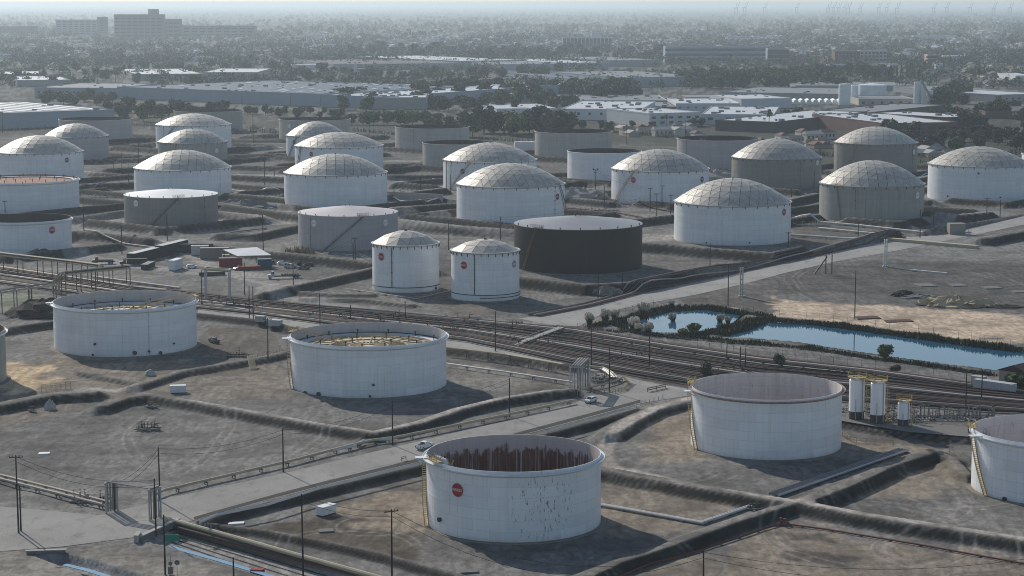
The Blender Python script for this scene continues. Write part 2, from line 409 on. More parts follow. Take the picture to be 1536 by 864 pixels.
# soil colours: (photo polygon, colour, softness m, noise m)
ZONES = [
 ([(-60,560),(60,540),(300,548),(430,535),(430,600),(220,590),(0,640)], (.20,.175,.145), 8, 10),
 ([(0,545),(60,548),(80,575),(20,590),(-30,580)], (.52,.40,.26), 5, 8),
 ([(80,510),(95,500),(110,540),(160,545),(290,538),(300,550),(180,560),(100,552)], (.25,.215,.17), 4, 4),
 ([(390,800),(480,765),(600,770),(630,800),(600,835),(520,812)], (.095,.082,.066), 7, 8),
 ([(470,770),(610,728),(636,760),(640,800),(560,790)], (.24,.20,.155), 5, 8),
 ([(905,712),(1100,748),(1060,790),(960,812),(900,790)], (.22,.19,.155), 5, 8),
 ([(900,870),(1180,788),(1536,846),(1600,900),(900,900)], (.24,.205,.165), 6, 12),
 ([(1180,800),(1240,802),(1260,815),(1180,812)], (.11,.1,.085), 3, 6),
 ([(1165,824),(1290,838),(1285,858),(1180,842)], (.10,.09,.08), 3, 6),
 ([(1040,600),(1060,640),(1050,690),(980,690),(960,660)], (.25,.215,.17), 6, 8),
 ([(1255,660),(1400,668),(1420,690),(1330,690)], (.24,.205,.165), 5, 7),
 ([(1410,690),(1460,720),(1400,745),(1290,745)], (.235,.205,.165), 6, 9),
 ([(1130,470),(1120,450),(1160,446),(1250,456),(1400,463),(1600,478),(1600,522),(1400,502),(1300,490),(1200,480)], (.48,.385,.29), 8, 16),
 ([(1150,405),(1300,388),(1600,396),(1600,474),(1380,456),(1240,440),(1130,440)], (.105,.1,.096), 14, 22),
 ([(1340,370),(1560,340),(1600,395),(1400,390)], (.2,.195,.185), 10, 14),
 ([(672,528),(855,560),(850,592),(760,590),(672,560)], (.13,.122,.11), 4, 8),
 ([(690,545),(780,560),(820,585),(700,590)], (.21,.2,.18), 5, 8),
 ([(300,485),(430,500),(430,530),(300,545)], (.14,.125,.108), 4, 8),
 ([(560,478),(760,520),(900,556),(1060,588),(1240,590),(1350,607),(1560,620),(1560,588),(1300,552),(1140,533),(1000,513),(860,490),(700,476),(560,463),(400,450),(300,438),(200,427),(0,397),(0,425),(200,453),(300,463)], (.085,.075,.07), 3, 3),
 ([(440,375),(560,392),(600,430),(480,430),(430,410)], (.13,.125,.118), 6, 8),
 ([(640,380),(780,400),(780,440),(660,460)], (.12,.11,.1), 6, 10),
 ([(640,452),(790,452),(800,468),(680,474)], (.15,.135,.12), 5, 8),
 ([(960,372),(1200,382),(1150,392),(1000,412),(960,415)], (.15,.145,.135), 6, 8),
 ([(1190,330),(1330,350),(1200,370)], (.12,.112,.1), 6, 10),
 ([(1000,448),(1090,432),(1160,448),(1150,470),(1060,462)], (.12,.11,.1), 5, 9),
 ([(-60,120),(1620,120),(1620,246),(1380,250),(1230,246),(1130,232),(900,214),(690,204),(500,194),(200,196),(-60,208)], (.075,.078,.066), 50, 90),
 ([(0,435),(72,444),(52,460),(0,470)], (.2,.215,.165), 2, 3),
 ([(200,820),(400,870),(300,900),(-60,900),(-60,830),(100,822)], (.23,.215,.19), 5, 6),
]
TRACKS = [ # dirt tracks and one dark pipe-side strip: photo places, half width m, colour
 ([(1045,597),(982,614),(940,635),(905,662),(915,690),(985,706),(1060,725),(1130,743),(1218,758),(1290,772),(1536,810),(1640,827)], 2.0, (.37,.34,.30)),
 ([(561,648),(631,633),(685,614),(751,598),(821,586),(862,583)], 1.8, (.36,.335,.30)),
 ([(-40,604),(40,590),(130,575),(205,580),(300,603),(420,626),(561,648)], 2.0, (.33,.31,.28)),
 ([(240,751),(440,705),(590,670),(760,631),(852,608)], 1.3, (.06,.057,.052)),  # dark soil along the beige pipe, with the pipe's shadow painted in
 ([(330,402),(420,420),(400,437),(470,447),(560,459),(700,474),(800,481)], 6, (.25,.24,.225)),
 ([(230,355),(262,362),(285,375),(330,400),(450,415),(400,425)], 5, (.27,.255,.235)),
 ([(100,375),(190,392),(330,405)], 7, (.25,.24,.225)),
 ([(120,330),(190,322)], 6, (.27,.25,.225)), ([(330,320),(420,330)], 8, (.25,.24,.22)), ([(600,318),(690,325)], 8, (.26,.245,.22)),
 ([(400,305),(425,312)], 6, (.27,.25,.23)), ([(600,335),(780,352)], 8, (.24,.23,.215)),
 ([(960,355),(1010,350)], 8, (.27,.25,.23)), ([(1388,330),(1480,322)], 8, (.27,.26,.24)),
 ([(580,268),(660,270)], 7, (.28,.27,.25)), ([(350,258),(430,260)], 7, (.28,.27,.25)), ([(345,222),(425,222)], 9, (.28,.27,.25)),
 ([(110,258),(200,262)], 7, (.27,.26,.24)), ([(860,295),(915,300)], 7, (.27,.26,.24)), ([(580,238),(640,238)], 8, (.28,.27,.25)),
 ([(880,500),(1000,520),(1140,536),(1300,556),(1536,590)], 4.5, (.27,.26,.24)),
 ([(1095,455),(1150,475),(1300,494),(1536,525)], 3.0, (.30,.27,.23)),
]
ARCS = [(370,575,9,0,360,5,1.0),(330,590,5,0,300,3,1),(1000,700,10,90,330,6,.8),(1040,705,20,150,300,4,1),(100,800,8,180,360,5,.9),(140,790,14,200,330,4,1),(1330,745,14,0,360,5,.7),(1420,730,18,180,360,4,1),(520,820,12,0,200,4,1),(560,790,7,0,360,3,1),(420,430,12,180,360,4,1),(330,410,16,200,340,4,1),(900,395,14,200,340,5,1),(170,545,26,200,330,5,1),(760,575,16,0,360,4,.6),(150,660,30,0,360,4,.5),(350,640,24,0,360,4,.5),(1360,430,40,0,360,6,.5),(1300,800,18,0,360,4,.7),(1430,830,12,0,360,4,1),(980,850,10,0,360,4,1)]
def build_ground():
    rows = [880]
    y = 880.0
    while y > 500: y -= 1.7; rows.append(y)
    while y > 330: y -= 1.0; rows.append(y)
    while y > 205: y -= .55; rows.append(y)
    while y > 60: y -= 3; rows.append(y)
    while y > 11: y -= 3; rows.append(y)
    dist = [-400, -100, 100, 200, 270, 320, 350, 370, 385] + [g(768, r)[1] for r in rows]
    dist = np.array(sorted(set(dist)))
    px = np.concatenate([[-9000,-5000,-2500,-1200,-700,-450,-300,-200,-130], np.arange(-100, 1640, 2.3), [1660,1720,1800,1900,2100,2400,3000,4000,6500,10500]])
    dd = np.maximum(dist, 330)
    X = (px[None,:]-768)/F*(dd[:,None]*cP + CH*sP); Y = np.repeat(dist[:,None], len(px), 1)
    Z = hgt(X.ravel(), Y.ravel()).reshape(X.shape)
    nr, nc = X.shape
    n1 = fbm(X/26, Y/26, 31); n2 = fbm(X/7, Y/7, 41); n3 = fbm(X/80, Y/80, 51)
    base = np.array((.178,.170,.157)); alt = np.array((.135,.130,.122)); alt2 = np.array((.225,.214,.196))
    C = base + (alt-base)*np.clip((n1-.42)*5, 0, 1)[...,None] + (alt2-base)*np.clip((n3-.45)*5, 0, 1)[...,None]*.8
    C *= .86
    C = C*.75 + C.mean(-1, keepdims=True)*.25
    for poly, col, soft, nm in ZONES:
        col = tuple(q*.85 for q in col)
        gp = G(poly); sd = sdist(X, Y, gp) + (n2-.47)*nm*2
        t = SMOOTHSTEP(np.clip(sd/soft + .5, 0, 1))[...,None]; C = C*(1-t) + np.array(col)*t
    for cx_, cy_, R_ in _rc:   # graded pads round the rear tanks
        kk = np.nonzero((abs(X-cx_) < R_+16) & (abs(Y-cy_) < R_+16)); d = np.hypot(X[kk]-cx_, Y[kk]-cy_)+(n2[kk]-.47)*8; t = np.clip((R_+9-d)/3, 0, 1)[...,None]*.75; C[kk] = C[kk]*(1-t)+np.array((.225,.215,.197))*t
    for pts, h, w in BG:   # dark dike soil; shade of the camera-side slopes is put into the colour
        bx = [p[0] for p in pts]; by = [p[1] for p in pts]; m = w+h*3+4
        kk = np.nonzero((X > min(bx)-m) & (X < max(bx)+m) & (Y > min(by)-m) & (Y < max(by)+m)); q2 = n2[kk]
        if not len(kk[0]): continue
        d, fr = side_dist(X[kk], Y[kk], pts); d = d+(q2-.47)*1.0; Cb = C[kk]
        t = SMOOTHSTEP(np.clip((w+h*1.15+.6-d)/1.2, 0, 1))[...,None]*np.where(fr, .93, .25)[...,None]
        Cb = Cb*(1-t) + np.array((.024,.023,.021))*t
        t = SMOOTHSTEP(np.clip((w-d)/.6+.5, 0, 1))[...,None]*(.7 if w > 1 else .3)
        C[kk] = Cb*(1-t) + np.array((.20,.19,.172))*t
    for pts, hw, col in TRACKS:
        d = seg_dist(X, Y, [(x, y+1.2) for x, y in G(pts, 1.9)]) + (n2-.47)*1.6
        t = SMOOTHSTEP(np.clip((hw-d)/2.0+.5, 0, 1))[...,None]*.85; C = C*(1-t) + np.array(col)*t
    for px_, py_, r0, a0, a1, n_, up in ARCS:   # tyre marks of turning trucks
        cx_, cy_ = g(px_, py_); kk = np.nonzero((abs(X-cx_) < r0+14) & (abs(Y-cy_) < r0+14)); dx_, dy_ = X[kk]-cx_, Y[kk]-cy_; rr_ = np.hypot(dx_, dy_*up)+(n1[kk]-.47)*5; an = np.degrees(np.arctan2(dy_, dx_)) % 360
        for i_ in range(n_):
            t = np.clip(1-abs(rr_-r0-i_*1.5-(i_ % 3)*.5)/.55, 0, 1)*((an > a0) & (an < a1))*np.clip((n3[kk]-.25)*4, 0, 1)*.42; t = t[...,None]; C[kk] = C[kk]*(1-t)+(np.array((.30,.285,.26)) if i_ % 2 else np.array((.085,.08,.072)))*t
    for tg in TG:
        t = np.clip(sdist(X, Y, tg)/1.0+.6, 0, 1)[...,None]; C = C*(1-t) + np.array((.24,.235,.225))*t
    for wg in WG:
        t = np.clip((sdist(X, Y, wg)+6+(n2-.47)*6)/3, 0, 1)[...,None]; C = C*(1-t) + np.array((.035,.037,.026))*t
    far = np.clip((Y-1950)/250, 0, 1)[...,None]     # the town: gardens, streets, yards
    town = np.where((n2 > .52)[...,None], np.array((.16,.157,.15)), np.where((n2 < .46)[...,None], np.array((.045,.055,.04)), np.array((.085,.085,.075))))
    C = C*(1-far) + town*far
    C *= (.78+.40*n2)[...,None]*np.where((Y > 1400), .78, 1.0)[...,None]
    me = bpy.data.meshes.new('ground')
    v = np.stack([X, Y, Z], -1).reshape(-1, 3).astype(np.float32)
    idx = np.arange(nr*nc).reshape(nr, nc)
    q = np.stack([idx[:-1,:-1], idx[:-1,1:], idx[1:,1:], idx[1:,:-1]], -1).reshape(-1, 4).astype(np.int32)
    me.vertices.add(len(v)); me.vertices.foreach_set('co', v.ravel())
    me.loops.add(q.size); me.loops.foreach_set('vertex_index', q.ravel())
    me.polygons.add(len(q)); me.polygons.foreach_set('loop_start', np.arange(0, q.size, 4, dtype=np.int32))
    me.polygons.foreach_set('use_smooth', np.ones(len(q), bool))
    me.update(calc_edges=True)
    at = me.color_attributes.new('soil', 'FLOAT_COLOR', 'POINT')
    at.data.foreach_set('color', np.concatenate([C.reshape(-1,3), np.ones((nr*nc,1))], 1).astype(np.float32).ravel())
    m, N, L, b = nt('soil')
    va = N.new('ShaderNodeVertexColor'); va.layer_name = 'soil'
    tc = N.new('ShaderNodeTexCoord'); o = tc.outputs['Object']
    a1 = noise(N, L, o, .06, 7, .68); a2 = noise(N, L, mapped(N, L, o, (1,.55,1)), .5, 6, .7)
    a3 = noise(N, L, mapped(N, L, o, (.35,.06,1)), 1.0, 5, .6)
    c = mix(N, L, va.outputs[0], (.36,.355,.35), remap(N, L, a1, .40, .54, 1, 0), 'MULTIPLY')
    c = mix(N, L, c, (.42,.415,.41), remap(N, L, a2, .41, .54, .9, 0), 'MULTIPLY')
    c = mix(N, L, c, (.68,.67,.66), remap(N, L, a3, .42, .56, .8, 0), 'MULTIPLY')
    wv = N.new('ShaderNodeTexWave'); wv.inputs['Scale'].default_value = .09; wv.inputs['Distortion'].default_value = 14; wv.inputs['Detail'].default_value = 3; wv.inputs['Detail Scale'].default_value = .35; L.new(o, wv.inputs['Vector'])
    wm = N.new('ShaderNodeMath'); wm.operation = 'MULTIPLY'; L.new(remap(N, L, wv.outputs['Fac'], .55, .95), wm.inputs[0]); L.new(remap(N, L, noise(N, L, o, .03, 3), .45, .6), wm.inputs[1])
    c = mix(N, L, c, (.66,.65,.64), wm.outputs[0], 'MULTIPLY')
    h = N.new('ShaderNodeMix'); h.data_type = 'RGBA'; h.blend_type = 'ADD'; h.inputs[0].default_value = .5
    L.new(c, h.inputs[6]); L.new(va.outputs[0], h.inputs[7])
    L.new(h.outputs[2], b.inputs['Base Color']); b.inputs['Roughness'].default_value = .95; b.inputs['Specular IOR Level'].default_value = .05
    bp = N.new('ShaderNodeBump'); bp.inputs['Strength'].default_value = .5; bp.inputs['Distance'].default_value = .25
    L.new(noise(N, L, o, .9, 8, .7), bp.inputs['Height']); L.new(bp.outputs[0], b.inputs['Normal'])
    me.materials.append(m)
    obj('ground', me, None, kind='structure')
build_ground()

def sheet(name, poly, m, z, kind='structure', off=0.0):
    from mathutils.geometry import tessellate_polygon
    t = tessellate_polygon([[Vector((x,y,0)) for x,y in poly]])
    mb = MB()
    a = sum(poly[i][0]*poly[(i+1)%len(poly)][1]-poly[(i+1)%len(poly)][0]*poly[i][1] for i in range(len(poly)))
    fs = []
    for f in t:
        p = [poly[i] for i in f]
        s = (p[1][0]-p[0][0])*(p[2][1]-p[0][1])-(p[2][0]-p[0][0])*(p[1][1]-p[0][1])
        fs.append(tuple(f) if s > 0 else tuple(reversed(f)))
    mb.add([(x,y,z) for x,y in poly], fs)
    return obj(name, mb, m, kind=kind)
def asphalt(name, ca, cb):
    m, N, L, b = nt(name); tc = N.new('ShaderNodeTexCoord'); o = tc.outputs['Object']
    c = mix(N, L, ca, cb, remap(N, L, noise(N, L, o, .05, 6, .65), .35, .65))
    c = mix(N, L, c, tuple(x*.6 for x in ca), remap(N, L, noise(N, L, mapped(N, L, o, (1,.4,1)), .3, 6, .7), .52, .72, 0, .8))
    c = mix(N, L, c, tuple(min(1,x*1.25) for x in cb), remap(N, L, noise(N, L, o, 2.5, 4), .45, .7, 0, .5))
    L.new(c, b.inputs['Base Color']); b.inputs['Roughness'].default_value = .9; b.inputs['Specular IOR Level'].default_value = .08
    return m
ASPH = asphalt('dusty asphalt', (.21,.203,.19), (.285,.275,.258))
ASPH2 = asphalt('pale dusty asphalt', (.24,.233,.22), (.32,.31,.293))
sheet('road', R1G, ASPH, .05); sheet('road', R2G, ASPH2, .056); sheet('road', R3G, ASPH2, .06)
# darker shoulder along the near edge of the main road
SH = mat('dark shoulder asphalt', (.06,.058,.055), .9, 0, .3, .4)
sheet('road_shoulder', G([(290,776),(400,745),(480,724),(611,692),(720,664),(870,624),(960,600),(962,604),(870,629),(720,669),(611,697),(480,729),(400,750),(292,780)]), SH, .066)
# water
m, N, L, b = nt('pond water'); tc = N.new('ShaderNodeTexCoord')
b.inputs['Specular IOR Level'].default_value = .3; b.inputs['Base Color'].default_value = (.02,.085,.15,1); b.inputs['Roughness'].default_value = .03; b.inputs['IOR'].default_value = 1.33
bp = N.new('ShaderNodeBump'); bp.inputs['Strength'].default_value = .06; bp.inputs['Distance'].default_value = .05
L.new(noise(N, L, mapped(N, L, tc.outputs['Object'], (.2,.6,1)), 1.0, 3), bp.inputs['Height']); L.new(bp.outputs[0], b.inputs['Normal'])
for w in WG: sheet('pond_water', w, m, -.8)
BLUE = mat('blue trench lining', (.16,.30,.42), .6, 0, .15, .4)
for i, pts in enumerate(([(255,820),(330,841),(398,862),(450,878)], [(97,847),(130,855),(165,866),(215,884)])):
    mb = MB(); q = [(*g(a, b, -.6), -.6) for a, b in pts]
    for p0, p1 in zip(q[:-1], q[1:]): mb.bar(p0, p1, 1.5, .12)
    tag(obj('trench_lining', mb, BLUE), ['pale blue liner strip along the wide pipe trench', 'pale blue liner strip in the lower left trench'][i], 'liner')
# ------------------------------------------------------------------ storage tanks
# xl,xr shell edges; yb front foot; rf front rim (or eave); kind; top = apex row; short = phrase used to refer to it
TANKS = [
 dict(k='t1', xl=640, xr=901, yb=815, rf=708, kind='open', shell=WHITE_T1, inner=IN_T1, girder=1, short='the open tank with the rusty inside', label='open white tank with rust stained inside and rust scars, nearest the camera'),
 dict(k='t2', xl=1036, xr=1260, yb=691, rf=600, kind='open', shell=WHITE, inner=IN_T2, girder=2, short='the open tank with the pale pink inside', label='open white tank with pale pink inner wall beside three slim vessels'),
 dict(k='t3', xl=1458, xr=1690, yb=760, rf=668, kind='open', shell=WHITE, inner=IN_T2, girder=1, short='the cut off tank at the right edge', label='white open tank cut by the right edge, yellow ladder on its side'),
 dict(k='t4', xl=437, xr=670, yb=598, rf=520, kind='open', shell=WHITE, inner=IN_PALE, girder=1, deck=-3.6, short='the floating roof tank with many posts', label='open white tank with bright floating roof dotted with dark posts'),
 dict(k='t5', xl=84, xr=295, yb=536, rf=465, kind='open', shell=WHITE, inner=IN_PALE, girder=1, deck=-4.3, short='the tank with a yellow stair across its roof', label='open white tank with yellow rolling stair down to its floating roof'),
 dict(k='t6', xl=-195, xr=8, yb=590, rf=512, kind='open', shell=GREYL, inner=IN_RUST, girder=1, short='the tank sliver at the left edge', label='tank sliver cut by the left edge with rust brown rim'),
 dict(k='t7', xl=559, xr=659, yb=440, rf=371, kind='dome', top=347, n=3, shell=WHITE, short='the left twin small dome tank', label='left one of the two small white domed tanks, one red sign'),
 dict(k='t8', xl=677, xr=779, yb=453, rf=382, kind='dome', top=360, n=3, shell=WHITE, short='the right twin small dome tank', label='right one of the two small white domed tanks, second sign faded'),
 dict(k='t9', xl=771, xr=963, yb=412, rf=345, kind='cone', top=323, shell=BROWN, roof=CONEG, short='the dark brown tank', label='dark brown tank with grey cone roof, darkest tank of all'),
 dict(k='t10', xl=1011, xr=1185, yb=369, rf=311, kind='dome', top=269, n=6, shell=WHITE, short='the white dome tank above the long road', label='white tank with large panelled dome behind the dark brown tank'),
 dict(k='t11', xl=448, xr=597, yb=377, rf=325, kind='cone', top=308, shell=LAV, roof=CONEP, short='the mauve cone roof tank', label='mauve grey cone roof tank with diagonal stair and two white discs'),
 dict(k='t12', xl=188, xr=327, yb=343, rf=297, kind='cone', top=283, shell=GREY, roof=CONEW, short='the grey tank with a bright flat roof', label='grey tank with bright white flat roof and diagonal stair'),
 dict(k='t13', xl=-36, xr=107, yb=382, rf=334, kind='open', shell=WHITE, inner=IN_DARK, girder=1, short='the white tank with a black inside', label='open white tank with black inside and red sign at left edge'),
 dict(k='t14', xl=-46, xr=118, yb=322, rf=275, kind='open', shell=WHITE, inner=IN_RUST, girder=1, deck=-1.2, short='the tank with a rusty roof', label='white tank with rust red roof sheet, behind the black inside tank'),
 dict(k='t15', xl=-3, xr=125, yb=275, rf=232, kind='dome', top=204, n=6, shell=WHITE, short='the leftmost white dome tank', label='white domed tank behind the rusty roofed tank at left edge'),
 dict(k='t16', xl=68, xr=163, yb=243, rf=207, kind='dome', top=186, n=5, shell=LAV, short='the mauve dome tank', label='small mauve domed tank half behind the leftmost white dome'),
 dict(k='t17', xl=203, xr=347, yb=297, rf=257, kind='dome', top=226, n=6, shell=WHITE, short='the white dome tank behind the grey tank', label='white domed tank directly behind the grey bright roofed tank'),
 dict(k='t18', xl=238, xr=341, yb=246, rf=216, kind='dome', top=194, n=5, shell=GREYL, short='the grey dome tank with a white disc', label='light grey domed tank with white disc, middle of three stacked domes'),
 dict(k='t19', xl=235, xr=347, yb=229, rf=190, kind='dome', top=171, n=5, shell=WHITE, short='the rearmost white dome on the left', label='white domed tank rearmost of the three domes in line'),
 dict(k='t20', xl=90, xr=198, yb=215, rf=181, kind='open', shell=LAV, inner=IN_DARK, girder=0, short='the far left mauve open tank', label='mauve open tank at the rear left with slanting roof stair'),
 dict(k='t21', xl=262, xr=364, yb=199, rf=168, kind='open', shell=GREYL, inner=IN_DARK, girder=0, short='the rearmost grey tank', label='grey open tank rearmost in the yard, hidden behind a dome'),
 dict(k='t22', xl=427, xr=581, yb=313, rf=265, kind='dome', top=232, n=6, shell=WHITE, short='the white dome tank behind the mauve tank', label='large white domed tank directly behind the mauve cone roof tank'),
 dict(k='t23', xl=443, xr=575, yb=261, rf=223, kind='dome', top=199, n=5, shell=WHITE, short='the middle white dome tank', label='white domed tank with dark rim gear, second in its line of three'),
 dict(k='t24', xl=430, xr=520, yb=239, rf=206, kind='dome', top=183, n=5, shell=WHITE, short='the small white dome tank', label='smaller white domed tank, rearmost in its line of three domes'),
 dict(k='t25', xl=419, xr=526, yb=213, rf=181, kind='open', shell=BEIGE, inner=IN_DARK, girder=0, short='the beige open tank', label='beige open tank with white disc behind the small white dome'),
 dict(k='t26', xl=593, xr=704, yb=227, rf=193, kind='open', shell=BEIGE, inner=IN_DARK, girder=0, short='the beige open tank before the round trees', label='beige open tank in front of the row of round trees'),
 dict(k='t27', xl=634, xr=742, yb=256, rf=217, kind='open', shell=BEIGE, inner=IN_DARK, girder=0, short='the rust streaked beige tank', label='beige open tank with rust streaks half behind a white dome'),
 dict(k='t28', xl=665, xr=805, yb=288, rf=245, kind='dome', top=215, n=6, shell=WHITE, short='the white dome tank with the tan platform', label='white domed tank with tan platform and sign near its left rim'),
 dict(k='t29', xl=685, xr=847, yb=339, rf=283, kind='dome', top=246, n=6, shell=WHITE, short='the white dome tank behind the twin domes', label='white domed tank with sign at its right end behind twin small domes'),
 dict(k='t30', xl=802, xr=918, yb=241, rf=200, kind='open', shell=BEIGE, inner=IN_DARK, girder=0, short='the beige tank right of the dark trees', label='beige open tank with pale roof stair right of the dark tree clump'),
 dict(k='t31', xl=851, xr=962, yb=275, rf=230, kind='open', shell=WHITE, inner=IN_DARK, girder=0, short='the white open tank with dark rim', label='white open tank with dark inner rim left of a signed dome'),
 dict(k='t32', xl=917, xr=1063, yb=308, rf=259, kind='dome', top=225, n=6, shell=WHITE, short='the white dome tank with two signs', label='white domed tank with two red signs and tan stair'),
 dict(k='t33', xl=1015, xr=1137, yb=258, rf=211, kind='open', shell=LAV, inner=IN_DARK, girder=0, short='the mauve open tank', label='mauve open tank with dark inside behind the two signed dome'),
 dict(k='t34', xl=1097, xr=1231, yb=287, rf=241, kind='dome', top=209, n=6, shell=GREY, short='the plain grey dome tank', label='grey domed tank, leftmost of the three grey domes'),
 dict(k='t35', xl=1251, xr=1374, yb=263, rf=218, kind='dome', top=191, n=6, shell=GREY, short='the rear grey dome tank', label='grey domed tank with tan stair, rearmost of the three grey domes'),
 dict(k='t36', xl=1229, xr=1384, yb=334, rf=282, kind='dome', top=242, n=6, shell=GREYL, short='the front grey dome tank', label='grey domed tank with weedy stair, frontmost of the three grey domes'),
 dict(k='t37', xl=1392, xr=1542, yb=304, rf=252, kind='dome', top=221, n=6, shell=WHITE, short='the rightmost white dome tank', label='white domed tank at the right edge beside the grey domes'),
 dict(k='t38', xl=1533, xr=1640, yb=268, rf=234, kind='open', shell=WHITE, inner=IN_DARK, girder=0, short='the sliver tank behind the rightmost dome', label='sliver of a white tank at the right edge behind the dome'),
]
TK = {}
LAND = []
PAN = {}
def dome_panels(n):
    """one 60 degree sector of triangles of a unit dome (z = 1 at the top), each a thin tilted plate"""
    if n in PAN: return PAN[n]
    def P(k, j):
        if k == 0: return (0, 0, 1.0)
        a = math.pi/3*(j/k); r = k/n
        return (r*math.cos(a), r*math.sin(a), 1 - r*r)
    tris = []
    for k in range(1, n+1):
        for j in range(k):
            tris.append((P(k-1, min(j, max(k-1,0))) if k > 1 else P(0,0), P(k, j), P(k, j+1)))
            if j < k-1: tris.append((P(k-1, j), P(k, j+1), P(k-1, j+1)))
    out = []; r2 = random.Random(n)
    for a, b, c in tris:
        ce = [(a[i]+b[i]+c[i])/3 for i in range(3)]
        ins = .085 if n > 3 else .06
        top = [tuple(p[i] + (ce[i]-p[i])*ins for i in range(2)) + (p[2]+(ce[2]-p[2])*ins + .022 + r2.uniform(-.005,.005),) for p in (a,b,c)]
        bot = [(p[0], p[1], p[2]-.03) for p in top]
        mb = MB(); mb.add(top+bot, [(0,1,2),(0,3,4,1),(1,4,5,2),(2,5,3,0)])
        out.append(mb)
    PAN[n] = (tris, out, [None]*len(out)); return PAN[n]
def ray_on_shell(t, px, py):
    """angle and height where the sight line through a pixel meets a tank shell"""
    x0, y0 = 0.0, 0.0; yc = (432-py)/F
    d = Vector(((px-768)/F, cP+yc*sP, -sP+yc*cP))
    A = d.x**2+d.y**2; B = -2*(d.x*t['x']+d.y*t['y']); Cc = t['x']**2+t['y']**2-(t['R'])**2
    disc = max(0, B*B-4*A*Cc); s = (-B-math.sqrt(disc))/(2*A)
    p = d*s
    return math.atan2(p.y-t['y'], p.x-t['x']), p.z+CH
def stairway(t, root, a0, a1, z0, z1, m, name='stairway'):
    R = t['R']; n = max(14, int((z1-z0)/.42)); mb = MB(); hr = MB()
    def P(i, r, dz=0): a = a0+(a1-a0)*i/n; return (math.cos(a)*r, math.sin(a)*r, z0+(z1-z0)*i/n+dz)
    for i in range(n): mb.bar(P(i+.5, R+.12), P(i+.5, R+1.0), .38, .06)
    for r in (R+.12, R+1.0):
        mb.tube([P(i, r) for i in range(0, n+1, 2)] + ([P(n, r)] if n % 2 else []), .11, 4)
    hr.tube([P(i, R+1.02, 1.05) for i in range(0, n+1, 2)], .05, 4)
    hr.tube([P(i, R+1.02, .55) for i in range(0, n+1, 2)], .035, 4)
    for i in range(0, n+1, 3): hr.tube([P(i, R+1.02), P(i, R+1.02, 1.05)], .04, 4)
    o = obj(name, mb, m, root); obj('handrail', hr, m, o)
    return o
def platform(t, root, a, w, m, out=1.1, inw=.6, z=None):
    """gauger's platform with guard rail at the rim"""
    z = t['h'] + .25 if z is None else z; R = t['R']; mb = MB(); hr = MB()
    k = w/2/R
    mb.lathe([(R-inw, z), (R+out, z), (R+out, z+.08), (R-inw, z+.08), (R-inw, z)], 5, 0, a-k, a+k)
    for r in (R-inw, R+out):
        for zz in (.55, 1.1): hr.tube([(math.cos(a-k+2*k*i/5)*r, math.sin(a-k+2*k*i/5)*r, z+zz) for i in range(6)], .05, 4)
        for i in range(6):
            b = a-k+2*k*i/5; hr.tube([(math.cos(b)*r, math.sin(b)*r, z), (math.cos(b)*r, math.sin(b)*r, z+1.1)], .05, 4)
    for b in (a-k, a+k): hr.tube([(math.cos(b)*(R-inw), math.sin(b)*(R-inw), z+1.1), (math.cos(b)*(R+out), math.sin(b)*(R+out), z+1.1)], .05, 4)
    o = obj('platform', mb, m, root); obj('guard_rail', hr, m, o)
def text_mesh(s, size):
    cu = bpy.data.curves.new('t', 'FONT'); cu.body = s; cu.size = size; cu.align_x = 'CENTER'; cu.align_y = 'CENTER'; cu.extrude = .01
    o = bpy.data.objects.new('t', cu); COL.objects.link(o)
    me = bpy.data.meshes.new_from_object(o.evaluated_get(bpy.context.evaluated_depsgraph_get()))
    bpy.data.objects.remove(o); bpy.data.curves.remove(cu); me.name = 'lettering'; return me
SIGN = {}
def sign(t, root, px, py, red=True, r=1.45, m=None, text=True):
    a, z = ray_on_shell(t, px, py); R = t['R'] + r*r/2/t['R'] + .05
    mb = MB(); mb.lathe([(0,0.06),(r,0.06),(r,0),(0,0)], 28)
    M = Matrix.Translation((math.cos(a)*R, math.sin(a)*R, z)) @ Matrix.Rotation(a+math.pi/2, 4, 'Z') @ Matrix.Rotation(math.pi/2, 4, 'X')
    o = obj('sign_disc', mb, m or (REDS if red else WHS), root); o.matrix_local = M
    if text:
        if 'w' not in SIGN:
            SIGN['w'] = text_mesh('INDREX', 1.0); SIGN['w'].materials.append(WHS)
            SIGN['d'] = SIGN['w'].copy(); SIGN['d'].materials.clear(); SIGN['d'].materials.append(mat('grey lettering', (.35,.35,.36)))
        l = obj('lettering', SIGN['w' if red else 'd'], None, o); l.location = (0,0,.075); l.scale = (r*.52, r*.62, 1)
